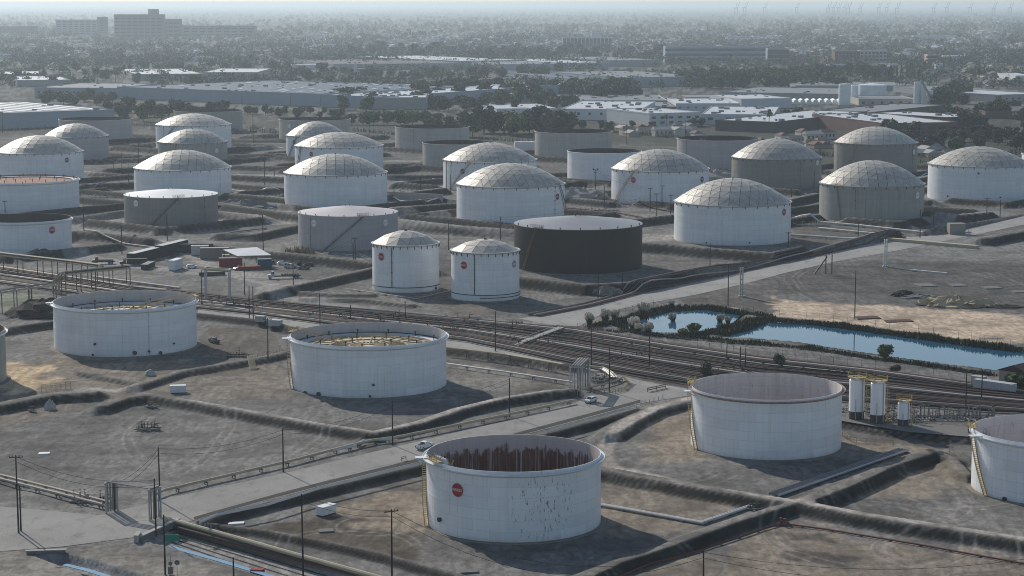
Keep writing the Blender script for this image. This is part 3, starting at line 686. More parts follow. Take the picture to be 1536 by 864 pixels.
for T in TANKS:
    xc = (T['xl']+T['xr'])/2; qx, qy = g(xc, T['yb'])
    R = 20.0
    for _ in range(12):
        # centre lies R behind the front foot along the sight line on the ground
        l = math.hypot(qx, qy); cx, cy = qx*(l+R)/l, qy*(l+R)/l
        dep = cy*cP+(CH-8)*sP; R = (T['xr']-T['xl'])/2/F*dep
    h = zat(qy, T['rf'])
    T.update(x=cx, y=cy, R=R, h=h); TK[T['k']] = T
    root = thing('storage_tank', T['label'], 'tank', (cx, cy, 0)); T['root'] = root
    if T['kind'] == 'dome': root['group'] = 'domed storage tanks'
    elif T['kind'] == 'open': root['group'] = 'open topped storage tanks'
    else: root['group'] = 'cone roofed storage tanks'
    seg = 96 if R*F/dep > 60 else 64
    LAND.append((xc, (T['yb']+T['rf'])/2, T['short'], (T['xr']-T['xl'])/2))
    mb = MB(); mb.lathe([(R+.05, -.3), (R+1.6, -.3), (R+1.1, .16), (R+.05, .2)], 64); obj('foundation_ring', mb, SANDM if T['k'] in ('t2','t3','t5','t10','t29','t1') else CONCD, root)
    mb = MB()
    if T['kind'] == 'open':
        mb.lathe([(R-.12, h), (R, h), (R, h*.5), (R+.03, h*.5), (R+.03, -.1)], seg)
        obj('shell', mb, T['shell'], root, smooth=False)
        mb = MB(); mb.lathe([(R-.13, 0), (R-.13, h)], seg); mb.v = mb.v
        obj('inner_wall', mb, T['inner'], root)
        mb = MB(); zf = .35 if 'deck' not in T else h+T['deck']
        if 'deck' in T:
            mb.lathe([(R-.5, zf-.6), (R-.5, zf+.25), (R-.7, zf+.3), (R-3.4, zf+.3), (R-3.5, zf-.25), (0, zf-.05)], 64)
            deckm = {'t4': mat('ochre stained deck plate', (.55,.47,.34), .5, 0, .35, .12), 't5': mat('pale deck plate', (.55,.52,.47), .5, 0, .3, .15), 't14': mat('rust red deck', (.30,.17,.13), .8, 0, .3, .2)}[T['k']]  # yellowish ochre is the deck plate's own colour
            fr = obj('floating_roof', mb, deckm, root)
            mb = MB(); mb.lathe([(R-.72, zf+.24), (R-.72, zf+.36), (R-3.3, zf+.36), (R-3.3, zf+.24)], 64); obj('pontoon', mb, mat('pontoon paint', (.58,.60,.63), .5), fr)
            mb = MB(); mb.lathe([(R-.14, zf+.1), (R-.14, zf+.55), (R-.5, zf+.5), (R-.5, zf+.1)], 64); obj('rim_seal', mb, DARKST, fr)
            if T['k'] != 't14':
                mb = MB()
                for i in range(28): a = 2*math.pi*i/28; mb.bar((math.cos(a)*2, math.sin(a)*2, zf+.02), (math.cos(a)*(R-3.6), math.sin(a)*(R-3.6), zf-.12), .35, .3)
                for q in (.25,.5,.75): mb.lathe([(R*q-.25,zf-.3),(R*q-.25,zf+.16),(R*q+.25,zf+.16),(R*q+.25,zf-.3)], 48)
                obj('deck_stiffeners', mb, mat('ochre stiffener', (.38,.30,.18), .7, 0, .35, .3), fr, kind='stuff')
            lg = None
            for ring, cnt in ((R-2, 14), (R*.62, 10), (R*.3, 6)):
                for i in range(cnt):
                    a = 2*math.pi*(i+.3*(ring < R*.5))/cnt
                    if lg is None:
                        q = MB(); q.tube([(0,0,-.4),(0,0,1.5)], .16, 6); q.tube([(0,0,1.2),(0,0,1.75)], .28, 6)
                        lg = obj('roof_leg', q, DARKST, fr)
                    else:
                        lg = lg.copy(); COL.objects.link(lg)
                    lg.location = (ring*math.cos(a), ring*math.sin(a), zf)
        else:
            mb.lathe([(R-.12, zf), (0, zf+.1)], 48); obj('floor_plate', mb, T['inner'] if T['k'] != 't2' else RUSTST, root)
        if T['girder']:
            z = h - (1.0 if T['girder'] == 1 else .7)
            mb = MB(); mb.lathe([(R-.02, z-.35), (R+.85, z+.1), (R+.9, z+.42), (R+.8, z+.42), (R+.75, z+.2), (R, z+.2)], seg)
            obj('wind_girder', mb, GIRD2 if T['girder'] == 2 else GIRD, root)
        else:
            mb = MB(); mb.lathe([(R, h-.5), (R+.4, h-.4), (R+.4, h-.1), (R, h-.05)], seg); obj('rim_angle', mb, GIRD if T['shell'] is WHITE else T['shell'], root)
    else:
        mb.lathe([(R-.3, h), (R, h), (R, h*.5), (R+.03, h*.5), (R+.03, -.1)], seg); obj('shell', mb, T['shell'], root)
        # rise of the roof: apex seen at row 'top'
        rise = zat(cy, T['top']) - h
        if T['kind'] == 'cone':
            rise = max(.7, rise); mb = MB()
            mb.lathe([(R+.12, h-.15), (R+.15, h+.05), (R*.5, h+rise*.55), (0, h+rise)], 72); obj('cone_roof', mb, T['roof'], root)
            mb = MB(); mb.tube([(0,0,-.1),(0,0,.75)], .22, 6); mb.tube([(0,0,.6),(0,0,.85)], .34, 6); vm_ = mb.mesh('roof_vent', DARKST if T['k'] == 't9' else GALV)
            for i in range(9):
                a = -math.pi*(.1+.1*i); obj('roof_vent', vm_, None, root, (math.cos(a)*(R-.5), math.sin(a)*(R-.5), h))
            for dx, dy in ((.9,0),(-1.2,-.3)): obj('roof_vent', vm_, None, root, (dx, dy, h+rise-.1))
        else:
            n = T['n']; tris, mbs, meshes = dome_panels(n)
            base = MB()
            vs = []; fs = []
            for s in range(6):
                c, sn = math.cos(s*math.pi/3), math.sin(s*math.pi/3)
                for tri in tris:
                    o = len(vs); vs += [(p[0]*c-p[1]*sn, p[0]*sn+p[1]*c, p[2]) for p in tri]; fs.append((o,o+1,o+2))
            base.add(vs, fs)
            dr = obj('dome_roof', base, ALU_FRAME, root); dr.location = (0, 0, h+.35); dr.scale = (R*.995, R*.995, rise)
            dr.rotation_euler = (0, 0, {'t7': .3, 't8': .12}.get(T['k'], .35 + .13*(int(T['k'][1:]) % 5)))
            sep = n == 3 or T['k'] in ('t10','t15','t17','t22','t28','t29','t32','t36','t37')
            if sep:
                for i, q in enumerate(mbs):
                    if meshes[i] is None: meshes[i] = q.mesh('panel', ALU)
                    for s in range(6):
                        p = bpy.data.objects.new('panel', meshes[i]); COL.objects.link(p); p.parent = dr; p.rotation_euler = (0, 0, s*math.pi/3)
            else:
                mb = MB()
                for s in range(6):
                    c, sn = math.cos(s*math.pi/3), math.sin(s*math.pi/3)
                    for q in mbs: mb.add([(p[0]*c-p[1]*sn, p[0]*sn+p[1]*c, p[2]) for p in q.v], q.f)
                obj('panels', mb, ALU, dr, kind='stuff')
            mb = MB(); mb.lathe([(R-.05, h-.1), (R+.45, h+.05), (R+.5, h+.5), (R-.1, h+.62), (R-.3, h+.3)], seg); obj('eave_ring', mb, GALV if T['shell'] is WHITE else T['shell'], root)
            mb = MB(); cnt = 30
            for i in range(cnt):
                a = 2*math.pi*i/cnt; c, sn = math.cos(a), math.sin(a)
                mb.bar((c*(R+.1), sn*(R+.1), h-1.0), (c*(R+.42), sn*(R+.42), h+.45), .22, .25)
            obj('eave_brackets', mb, DARKST, root, kind='stuff')
            mb = MB(); mb.tube([(0,0,h+rise-.2),(0,0,h+rise+.9)], [.7,.5], 8); obj('top_vent', mb, DARKST, root)

# particular gear -----------------------------------------------------------
R_ = math.radians
def root(k): return TK[k]['root']
# yellow spiral stairs on the left flanks of the front tanks
for k, a0, a1, m in (('t1', 196, 172, YEL), ('t2', 200, 176, YEL), ('t3', 205, 180, YEL), ('t4', 202, 178, YEL)):
    t = TK[k]; stairway(t, root(k), R_(a0), R_(a1), .2, t['h']-.9, m); 
    platform(t, root(k), R_(a1-8) if k != 't1' else R_(208), 5.0, YEL)
t = TK['t5']; platform(t, root('t5'), R_(22), 5, YEL)
for k, b, tp, m in (('t11', (487,372), (545,324), DARKST), ('t12', (224,341), (268,296), DARKST), ('t9', (786,404), (806,346), mat('rust tan steel', (.16,.12,.08), .8)),
                    ('t32', (924,302), (952,262), mat('tan steel', (.36,.27,.18), .8)), ('t35', (1272,256), (1285,222), mat('tan steel', (.3,.25,.18), .8)),
                    ('t28', (676,280), (706,247), mat('tan steel', (.3,.25,.18), .8)), ('t23', (447,258), (452,224), DARKST), ('t24', (434,236), (446,206), DARKST),
                    ('t19', (240,222), (262,190), DARKST), ('t29', (848,330), (838,285), DARKST), ('t36', (1262,330), (1256,284), mat('weedy tan steel', (.22,.19,.12), .85))):
    t = TK[k]; a0, _ = ray_on_shell(t, *b); a1, _ = ray_on_shell(t, *tp)
    stairway(t, root(k), a0, a1, .2, t['h'], m)
    platform(t, root(k), a1, 6, m, z=t['h']+.4)
# rolling stairs down onto floating roofs and into open tanks
def rolling(k, a, reach, zr, m, a2=None):
    t = TK[k]; R = t['R']; a2 = a if a2 is None else a2
    p0 = (math.cos(a)*(R-.6), math.sin(a)*(R-.6), t['h']+.3); p1 = (math.cos(a2)*R*reach, math.sin(a2)*R*reach, zr)
    mb = MB(); hr = MB(); d = Vector(p1)-Vector(p0); sd = Vector((-math.sin(a), math.cos(a), 0))*.6
    for s in (-1, 1):
        mb.bar(Vector(p0)+sd*s, Vector(p1)+sd*s, .08, .2)
        hr.tube([Vector(p0)+sd*s+Vector((0,0,1.1)), Vector(p1)+sd*s+Vector((0,0,1.1))], .06, 4)
        for i in range(9): q = Vector(p0)+d*i/8+sd*s; hr.tube([q, q+Vector((0,0,1.1))], .05, 4)
    n = 26
    for i in range(n): q = Vector(p0)+d*(i+.5)/n; mb.bar(q-sd, q+sd, .2, .04)
    o = obj('rolling_stair', mb, m, root(k)); obj('handrail', hr, m, o)
rolling('t5', R_(28), -.05, TK['t5']['h']-3.4, YEL, R_(120)); rolling('t4', R_(165), .35, TK['t4']['h']-3.0, mat('tan steel', (.3,.25,.18), .8), R_(175))
STAIRM = mat('pale weathered steel', (.33,.31,.27), .8)
rolling('t20', R_(-25), .3, TK['t20']['h']-3, STAIRM); rolling('t26', R_(-155), .4, TK['t26']['h']-4, STAIRM)
rolling('t30', R_(-140), .35, TK['t30']['h']-3, STAIRM); rolling('t33', R_(-120), .35, TK['t33']['h']-4, STAIRM); rolling('t27', R_(20), .35, TK['t27']['h']-3, STAIRM)
rolling('t3', R_(195), .55, TK['t3']['h']-9, mat('grey stair steel', (.2,.19,.19), .7)); rolling('t31', R_(-20), .4, TK['t31']['h']-3, STAIRM)
# a yellow brace inside the nearest tank and white baffle plates by its platform
t = TK['t1']; mb = MB(); Rr = t['R']
for i in range(5):
    a = R_(204+i*3.0); mb.bar((math.cos(a)*(Rr-1.2), math.sin(a)*(Rr-1.2), t['h']-2.6), (math.cos(a)*(Rr-1.2), math.sin(a)*(Rr-1.2), t['h']+.9), 1.0, .3)
obj('baffle_plate', mb, GIRD, root('t1'))
mb = MB(); a, b = R_(219), R_(226)
for q0, q1 in ((a, b), (b, a)): mb.bar((math.cos(q0)*(Rr-.8), math.sin(q0)*(Rr-.8), t['h']-2.0), (math.cos(q1)*(Rr-.8), math.sin(q1)*(Rr-.8), t['h']+1.2), .2, .2)
obj('cross_brace', mb, YEL, root('t1'))
# white access landing sticking out at the left rims
for k, a in (('t1', 186), ('t4', 190), ('t5', 186), ('t2', 190), ('t3', 192)):
    t = TK[k]; mb = MB(); a = R_(a); c, s = math.cos(a), math.sin(a); Rr = t['R']; z = t['h']-.7
    for w in (-.9, .9): mb.bar((c*Rr-s*w, s*Rr+c*w, z-1.2), (c*(Rr+2.4)-s*w, s*(Rr+2.4)+c*w, z), .2, .2)
    mb.add([(c*Rr-s*1.2, s*Rr+c*1.2, z), (c*Rr+s*1.2, s*Rr-c*1.2, z), (c*(Rr+2.5)+s*1.0, s*(Rr+2.5)-c*1.0, z), (c*(Rr+2.5)-s*1.0, s*(Rr+2.5)+c*1.0, z),
            (c*Rr-s*1.2, s*Rr+c*1.2, z+.15), (c*Rr+s*1.2, s*Rr-c*1.2, z+.15), (c*(Rr+2.5)+s*1.0, s*(Rr+2.5)-c*1.0, z+.15), (c*(Rr+2.5)-s*1.0, s*(Rr+2.5)+c*1.0, z+.15)],
           [(3,2,1,0),(4,5,6,7),(0,1,5,4),(1,2,6,5),(2,3,7,6),(3,0,4,7)])
    obj('landing', mb, GIRD, root(k))
# round signs
FADE = mat('faded sign enamel', (.30,.27,.31), .6)
DARKRED = mat('dark red sign enamel', (.13,.035,.045), .5)
for k, px, py, red, r, m in (('t1',686.5,735,1,1.5,None),('t7',572,385,1,1.55,None),('t8',696,398,1,1.5,None),('t8',771,396,1,1.4,FADE),('t28',694,257,1,1.7,DARKRED),('t29',836,295,1,1.7,DARKRED),
        ('t32',950,270,1,1.7,None),('t32',1053,269,1,1.7,DARKRED),('t13',78,345,1,1.7,None),('t15',100,240,1,1.6,DARKRED),('t10',1176,318,1,1.7,None),('t23',467,231,1,1.6,DARKRED),('t24',441,213,1,1.6,DARKRED),
        ('t11',471,335,0,1.6,None),('t11',578,334,0,1.6,None),('t12',204,305,0,1.7,None),('t18',325,226,0,1.7,None),('t25',434,189,0,1.7,None),('t34',1226,244,0,1.7,None),('t35',1371,228,0,1.8,None),('t36',1376,293,0,1.8,None)):
    sign(TK[k], root(k), px, py, bool(red), r, m)
# fire water pipes and risers on the shells
def ringpipe(k, z, a0, a1, r=.16, m=DARKST):
    R = TK[k]['R']+.35; n = 30
    mb = MB(); mb.tube([(math.cos(a0+(a1-a0)*i/n)*R, math.sin(a0+(a1-a0)*i/n)*R, z) for i in range(n+1)], r, 5); obj('ring_pipe', mb, m, root(k))
def riser(k, px, z0=.3, m=DARKST, r=.13):
    t = TK[k]; a, _ = ray_on_shell(t, px, (t['yb']+t['rf'])/2); R = t['R']+.25
    mb = MB(); mb.tube([(math.cos(a)*R, math.sin(a)*R, z0), (math.cos(a)*R, math.sin(a)*R, t['h']-.2)], r, 5)
    for i in range(4): z = z0+(t['h']-z0)*(i+.5)/4; mb.bar((math.cos(a)*(R-.3), math.sin(a)*(R-.3), z), (math.cos(a)*(R+.15), math.sin(a)*(R+.15), z), .5, .2)
    obj('riser_pipe', mb, m, root(k))
ringpipe('t7', 2.2, R_(180), R_(360)); ringpipe('t8', 2.6, R_(180), R_(360)); ringpipe('t8', 1.5, R_(262), R_(360))
riser('t7', 588, 2.2, r=.16); riser('t8', 712, 2.6, r=.16)
PALEG = mat('pale grey pipe', (.45,.46,.47))
for k, px in (('t5',223),('t29',832),('t28',677),('t12',307),('t32',992),('t32',936),('t17',330),('t26',690),('t26',621),('t30',910),('t35',1257),('t35',1368),('t18',264),('t33',1030),('t36',1283),('t11',466),('t19',246),('t34',1200)): riser(k, px, m=PALEG if k in ('t32','t17','t5') else DARKST, r=.07)
# manholes and nozzles low on the shells
def manhole(k, px, py, s=.5):
    t = TK[k]; a, z = ray_on_shell(t, px, py); c, sn = math.cos(a), math.sin(a); R = t['R']
    mb = MB(); mb.tube([(c*R, sn*R, z), (c*(R+.55), sn*(R+.55), z)], s*.8, 8); mb.tube([(c*(R+.4), sn*(R+.4), z), (c*(R+.6), sn*(R+.6), z)], s, 8)
    obj('manhole', mb, DARKST, root(k))
for k, px, py, s in (('t5',143,516,.45),('t5',140,532,.4),('t5',202,529,.75),('t5',223,527,.4),('t5',240,529,.6),('t5',260,515,.35),('t4',459,589,.6),('t4',479,591,.7),('t4',560,577,.4),('t4',555,594,.4),('t4',664,582,.5),
        ('t1',661,779,.55),('t13',48,378,.5),('t13',52,379,.5),('t29',703,334,.5),('t29',707,334,.5),('t37',1468,260,.6),('t37',1422,294,.5),('t37',1500,296,.5),('t37',1446,300,.6),('t10',1124,364,.4),('t10',1060,364,.4),('t7',653,432,.6),('t2',1046,684,.5),('t3',1508,748,.5)):
    manhole(k, px, py, s)
# ------------------------------------------------------------------ pipelines
P_BEIGE = mat('beige pipe paint', (.42,.37,.27), .6, 0, .2, .3)
P_WHITE = mat('pale pipe paint', (.52,.52,.50), .5, 0, .2, .3)
P_RUST = mat('rust brown pipe', (.095,.065,.055), .8, 0, .35, .3)
P_DARK = mat('dark pipe', (.05,.046,.045), .7, 0, .3, .3)
P_GREY = mat('grey pipe', (.22,.215,.21), .6, 0, .25, .3)
P_RED = mat('red fire main', (.15,.055,.05), .6, 0, .3, .4)
P_PINK = mat('pinkish pipe paint', (.40,.34,.31), .6, 0, .2, .3)
def pipe(pts_px, r, z, m, label, n=6, sup=8.0, follow=True, group=None, supm=None, offs=0.0):
    """a pipe along photo places at height z above the soil, on low sleepers"""
    P = []
    for a, b in pts_px:
        x, y = g(a, b, z); P.append(Vector((x, y, z)))
    if offs:
        Q = []
        for i, p in enumerate(P):
            d = (P[min(i+1, len(P)-1)]-P[max(i-1, 0)]).normalized(); Q.append(p+Vector((d.y, -d.x, 0))*offs)
        P = Q
    c = P[0].copy(); c.z = 0
    full = []
    for p, q in zip(P[:-1], P[1:]):
        k = max(1, int((q-p).length/6)) if follow else 1
        for i in range(k):
            s = p.lerp(q, i/k); 
            if follow: s.z = max(z, h1(s.x, s.y)+r+.12)
            full.append(s)
    full.append(P[-1])
    root = thing('pipeline', label, 'pipeline', c, group=group)
    mb = MB(); mb.tube([p-c for p in full], r, n); obj('pipe', mb, m, root)
    if sup:
        mb = MB(); acc = 0
        for p, q in zip(full[:-1], full[1:]):
            L_ = (q-p).length; d = (q-p).normalized(); s = Vector((d.y, -d.x, 0))
            t = sup-acc
            while t < L_:
                w = p+d*t; gz = h1(w.x, w.y); mb.bar(w-c-s*(r+.35)+Vector((0,0,-r-.12)), w-c+s*(r+.35)+Vector((0,0,-r-.12)), .35, .25)
                if w.z-r-.2 > gz+.1:
                    for e in (-r-.1, r+.1): mb.bar((w-c+s*e)+Vector((0,0,-r-.2)), (w-c+s*e).xy.to_3d()+Vector((0,0,gz-.1)), .22, .22)
                t += sup
            acc = (acc+L_) % sup
        if mb.v: obj('sleepers', mb, supm or CONCD, root, kind='stuff')
    return root
pipe([(232,742),(246,735),(440,690),(525,668),(560,660),(593,656),(760,622),(862,600)], .36, 1.1, P_BEIGE, 'beige pipe on short posts along the main road', 8, 9)
pipe([(500,676),(530,669),(545,660),(590,659)], .3, 1.0, P_WHITE, 'short pale pipe loop beside the beige road pipe', 6, 6)
for i in (0, 2):
    pipe([(-60,702),(0,715),(60,730),(116,744),(160,755)], .34, 1.1, P_PINK if i != 2 else P_BEIGE, ['nearer','','farther'][i]+' of two pinkish pipes on posts at the left edge', 6, 8, offs=1.2-i*1.2)
for i in range(2):
    pipe([(896,755),(1052,783),(1128,757)], .28, .5, P_WHITE, ['inner','outer'][i]+' of two pale pipes right of the nearest tank', 8, 8, offs=i*.8)
for i in range(4):
    pipe([(1168,743),(1362,675)], .3, .6, P_GREY if i else P_WHITE, ['first','second','third','fourth'][i]+' of four grey pipes running right of the pale pink tank', 6, 9 if i == 0 else 0, offs=-i*.85)
pipe([(668,545),(760,558),(858,573)], .3, 1.1, P_WHITE, 'pale pipe on posts right of the floating roof tank', 6, 9)
for i in range(2):
    pipe([(668,520),(760,531),(846,546)], .3, 2.9, P_BEIGE, ['near','far'][i]+' beige pipe on the dike behind the floating roof tank', 6, 9, offs=i*.9)
for i in range(3):
    pipe([(872,548),(905,551),(918,558),(926,566)], .28, 1.6-.3*i, P_WHITE if i else P_BEIGE, ['upper','middle','lower'][i]+' pale pipe by the valve pit at the road junction', 6, 8, offs=i*.8)
pipe([(870,585),(920,572),(934,566)], .3, 1.0, P_BEIGE, 'beige pipe ending at the valve pit near the junction', 6, 6)
pipe([(930,866),(975,848),(1055,824),(1173,785),(1240,794),(1380,817),(1560,850)], .2, .35, P_RED, 'thin red fire main round the lower right lot', 6, 7)
pipe([(246,777),(330,800),(440,831),(560,864),(640,886)], .5, .75, P_BEIGE, 'fat beige pipe along the wide trench top', 8, 0, follow=False)
pipe([(246,786),(440,838),(600,880)], .35, -.2, P_RUST, 'rust brown pipe under the fat beige trench pipe', 6, 0, follow=False)
mb = MB(); q_ = [Vector((*g(a, b, .1), -.65)) for a, b in ((250,780),(330,804),(440,835),(560,868),(650,893))]
for a, b in zip(q_[:-1], q_[1:]): mb.bar(a-q_[0], b-q_[0], .35, 1.9)
tag(obj('retaining_wall', mb, mat('rust stained concrete', (.19,.145,.125), .9, 0, .35, .5), None, q_[0]), 'rust stained low wall below the fat beige trench pipe', 'wall')
for i in range(5):
    pipe([(272+i*-4,796+i*4),(330,810+i*7),(480,852+i*9),(560,876+i*10)], .10, -1.55, P_DARK, ['first','second','third','fourth','fifth'][i]+' pipe on the floor of the wide trench', 5, 0, follow=False)
pipe([(400,757),(480,732),(611,700),(645,692)], .32, 2.75, P_WHITE, 'pale pipe on the dike between road and nearest tank', 6, 0)
pipe([(300,783),(325,772),(400,757)], .32, 2.7, P_WHITE, 'pale pipe end piece on the dike by the trench', 6, 0)
pipe([(820,648),(880,632),(954,612)], .25, 2.6, P_WHITE, 'pale pipe on the dike beside the weedy ditch', 6, 0)
pipe([(519,433),(624,448),(674,436)], .2, .5, P_BEIGE, 'beige pipe around the left small dome tank', 6, 8)
for i, (p, lab) in enumerate((([(1186,329),(1290,338),(1391,349)], 'long pale pipe before the front grey dome'), ([(1228,342),(1320,351),(1290,359),(1187,352)], 'thick pale pipe bend left of the front grey dome'),
        ([(1290,362),(1320,352)], 'short pale pipe beside the thick pipe bend'))): pipe(p, .55, .9, P_WHITE, lab, 6, 12)
for i in range(6):
    pipe([(797,472),(880,456),(960,435),(1110,404),(1200,385),(1300,362),(1345,352)], .3, .55, (P_RUST, P_RUST, P_PINK, P_RUST, P_DARK, P_GREY)[i], ['first','second','third','fourth','fifth','sixth'][i]+' of six brown pipes along the road under the dark brown tank', 5, 10 if i == 0 else 0, offs=3.6-i*1.2)
# the pipe corridor
UP = [(-60,389),(0,398),(200,428),(300,440),(400,452),(560,465),(700,478),(860,492),(1000,515),(1140,535),(1300,552),(1440,572),(1600,592),(1760,613)]
LO = [(-60,416),(0,424),(200,451),(300,462),(380,470),(560,494),(700,511),(860,545),(960,563),(1140,592),(1300,603),(1440,612),(1600,622),(1760,636)]
ORD = 'first second third fourth fifth sixth seventh eighth ninth tenth eleventh twelfth thirteenth fourteenth fifteenth sixteenth seventeenth eighteenth nineteenth twentieth'.split(); ORD += ['twenty-'+o for o in ORD[:9]]+['thirtieth']+['thirty-'+o for o in ORD[:9]]+['fortieth']+['forty-'+o for o in ORD[:9]]+['fiftieth']+['fifty-'+o for o in ORD[:9]]+['sixtieth']; NP = 24; prng = random.Random(11)
for i in range(NP):
    t = (i+.5+prng.uniform(-.25,.25))/NP
    pts = []
    for (a, b), (c, d) in zip(UP, LO): pts.append((a+(c-a)*t, b+(d-b)*t))
    i0 = prng.choice([0,0,0,1,3]) if 4 < i < 20 else 0
    light = i in (1, 12); mm = P_PINK if light else prng.choice([P_RUST, P_RUST, P_DARK, P_DARK, P_RUST, P_DARK, P_GREY])
    pipe(pts[i0:], prng.uniform(.22,.5), prng.uniform(.5,.95), mm, ('pale long pipe in the corridor, ' if light else ('brown' if mm in (P_RUST, P_DARK) else 'grey')+' long pipe in the corridor, ')+ORD[i]+' counted from the far side', 5, 14 if i % 3 == 0 else 0, follow=False, group='pale corridor pipes' if light else 'pipes in the long corridor')
pipe([(-40,394),(0,400),(100,415),(200,430),(250,435)], .5, 1.0, P_PINK, 'fat white pipe at the far side of the corridor left', 6, 14, follow=False)
pipe([(140,415),(270,432)], .5, .7, P_PINK, 'pinkish pipe below the truck yard', 6, 10)
pipe([(294,455),(330,458),(440,477)], .4, .6, P_PINK, 'pale pipe at the near side of the corridor', 6, 10)
# far basins: pale pipes and kerbs
for i, (p, m, lab) in enumerate((([(348,218),(400,221),(426,223)], P_WHITE, 'pale pipe left of the small white dome'), ([(112,288),(150,284),(200,275)], P_GREY, 'pale pipe left of the white dome behind the grey tank'),
   ([(345,285),(400,290),(426,288)], P_WHITE, 'pale pipe between two large white domes'), ([(120,268),(200,262)], P_GREY, 'grey pipe behind the leftmost domes'), ([(582,272),(664,276)], P_WHITE, 'pale pipe left of the tan platform dome'),
   ([(590,300),(640,306),(683,300)], P_WHITE, 'pale pipe before the beige tanks'), ([(848,296),(920,304),(980,312),(1010,318)], P_RUST, 'brown pipe before the two signed dome'), ([(850,312),(920,318),(985,330)], P_RED, 'reddish pipe behind the dark brown tank'),
   ([(1184,300),(1230,292)], P_WHITE, 'pale pipe left of the front grey dome'), ([(1190,316),(1230,310)], P_GREY, 'grey pipe left of the front grey dome'), ([(108,352),(190,366),(238,372)], P_PINK, 'pinkish pipe left of the truck yard'),
   ([(60,384),(150,372),(215,362)], P_GREY, 'grey pipe curving before the black inside tank'), ([(300,366),(383,376),(400,379)], P_WHITE, 'pale kerb pipe before the mauve tank'), ([(1376,266),(1394,262)], P_WHITE, 'pale pipe between grey and white domes'),
   ([(330,352),(350,348),(400,342)], P_GREY, 'grey pipe right of the grey bright roofed tank'))):
    pipe(p, .4, .6, m, lab, 5, 12)

# ---- pipe bridges over the road, elevated racks
def pipe_bridge(label, pts, n, gap, r, m, ends, clear=None):
    """n parallel pipes through the 3-D points pts"""
    c = Vector((pts[0][0], pts[0][1], 0)); root_ = thing('pipe_bridge', label, 'pipe bridge', c)
    a = Vector(pts[1]); b = Vector(pts[2]); d = (b-a); d.z = 0; d.normalize(); s = Vector((d.y, -d.x, 0))
    for i in range(n):
        o = s*(i-(n-1)/2)*gap; mb = MB(); mb.tube([Vector(p)+o-c for p in pts], r, 8); obj('pipe', mb, m, root_)
    mb = MB()
    for p in (pts[1], pts[2]):
        for e in (-1, 1):
            q = Vector(p)+s*e*(n*gap/2+.2)-c; mb.bar((q.x, q.y, -.2), (q.x, q.y, p[2]-.1), .35, .35)
        q = Vector(p)-c; w = s*(n*gap/2+.5); mb.bar(q-w-Vector((0,0,r+.2)), q+w-Vector((0,0,r+.2)), .35, .35)
    obj('support_frame', mb, GALV, root_)
    return root_
lx, ly = g(168, 768); rx, ry = g(233, 779)
zt = zat(ly, 721)
ax, ay = g(150, 762); bx, by = g(242, 784)
pipe_bridge('grey pipe bridge arching over the road at lower left', [(lx,ly,.4),(lx,ly,zt),(rx,ry,zt),(rx,ry,.2)], 4, .85, .21, P_GREY, None)
lx, ly = g(864, 596); zt = zat(ly, 549); x2, y2 = g(876, 582)
pipe_bridge('grey pipe bridge legs beside the white car at the junction', [(lx,ly,.2),(lx,ly,zt),(x2,y2,zt-.2),(x2,y2,.2)], 4, .8, .2, P_GREY, None)
def rack(label, pts_px, z, w, step, pipes):
    P = [Vector((*g(a, b, z), z)) for a, b in pts_px]; c = P[0].xy.to_3d()
    root_ = thing('pipe_rack', label, 'pipe rack', c); mb = MB(); beams = MB()
    for p, q in zip(P[:-1], P[1:]):
        d = (q-p); L_ = d.length; d.normalize(); s = Vector((d.y, -d.x, 0)).normalized(); n = max(1, round(L_/step))
        for i in range(n+1):
            w0 = p+d*L_*i/n-c
            for e in (-w/2, w/2): mb.bar(w0+s*e, (w0+s*e).xy.to_3d()-Vector((0,0,.2)), .3, .3)
            beams.bar(w0-s*(w/2+.3), w0+s*(w/2+.3), .3, .35)
        for e in (-w/2, w/2): beams.bar(p+s*e-c-Vector((0,0,.3)), q+s*e-c-Vector((0,0,.3)), .25, .4)
    for i in range(pipes):
        o = -w/2+.3+(w-.6)*i/max(1, pipes-1); q = MB(); L2 = []
        for j, p in enumerate(P):
            d = (P[min(j+1, len(P)-1)]-P[max(j-1, 0)]).normalized(); L2.append(p+Vector((d.y,-d.x,0))*o+Vector((0,0,.5))-c)
        q.tube(L2, .28, 6); obj('pipe', q, (P_GREY, P_BEIGE, P_RUST)[i % 3], root_)
    obj('post', mb, RUSTST, root_); obj('beam', beams, P_BEIGE, root_)
rack('long elevated pipe rack on dark posts at the left edge', [(-30,377),(0,381),(60,388),(104,393),(150,399)], 8.0, 3.0, 12, 3)
rack('elevated pipe rack with slanting end behind the yellow stair tank', [(95,411),(140,406),(192,401)], 8.5, 3.0, 9, 3)
rack('low pipe rack at the left edge below the green plot', [(-20,441),(0,438),(45,431),(82,427)], 8.0, 1.6, 10, 1)
x, y = g(95, 411, 8.5); x2, y2 = g(84, 424, 4.0)
mb = MB()
for e in (-1.2, 0, 1.2): mb.tube([(e, e*.3, 8.9), (x2-x+e, y2-y, 4.2), (x2-x+e, y2-y-1, 0)], .35, 6)
tag(obj('slanting_pipe', mb, P_PINK, None, (x, y, 0)), 'pinkish pipes slanting down from the elevated rack end', 'pipeline')
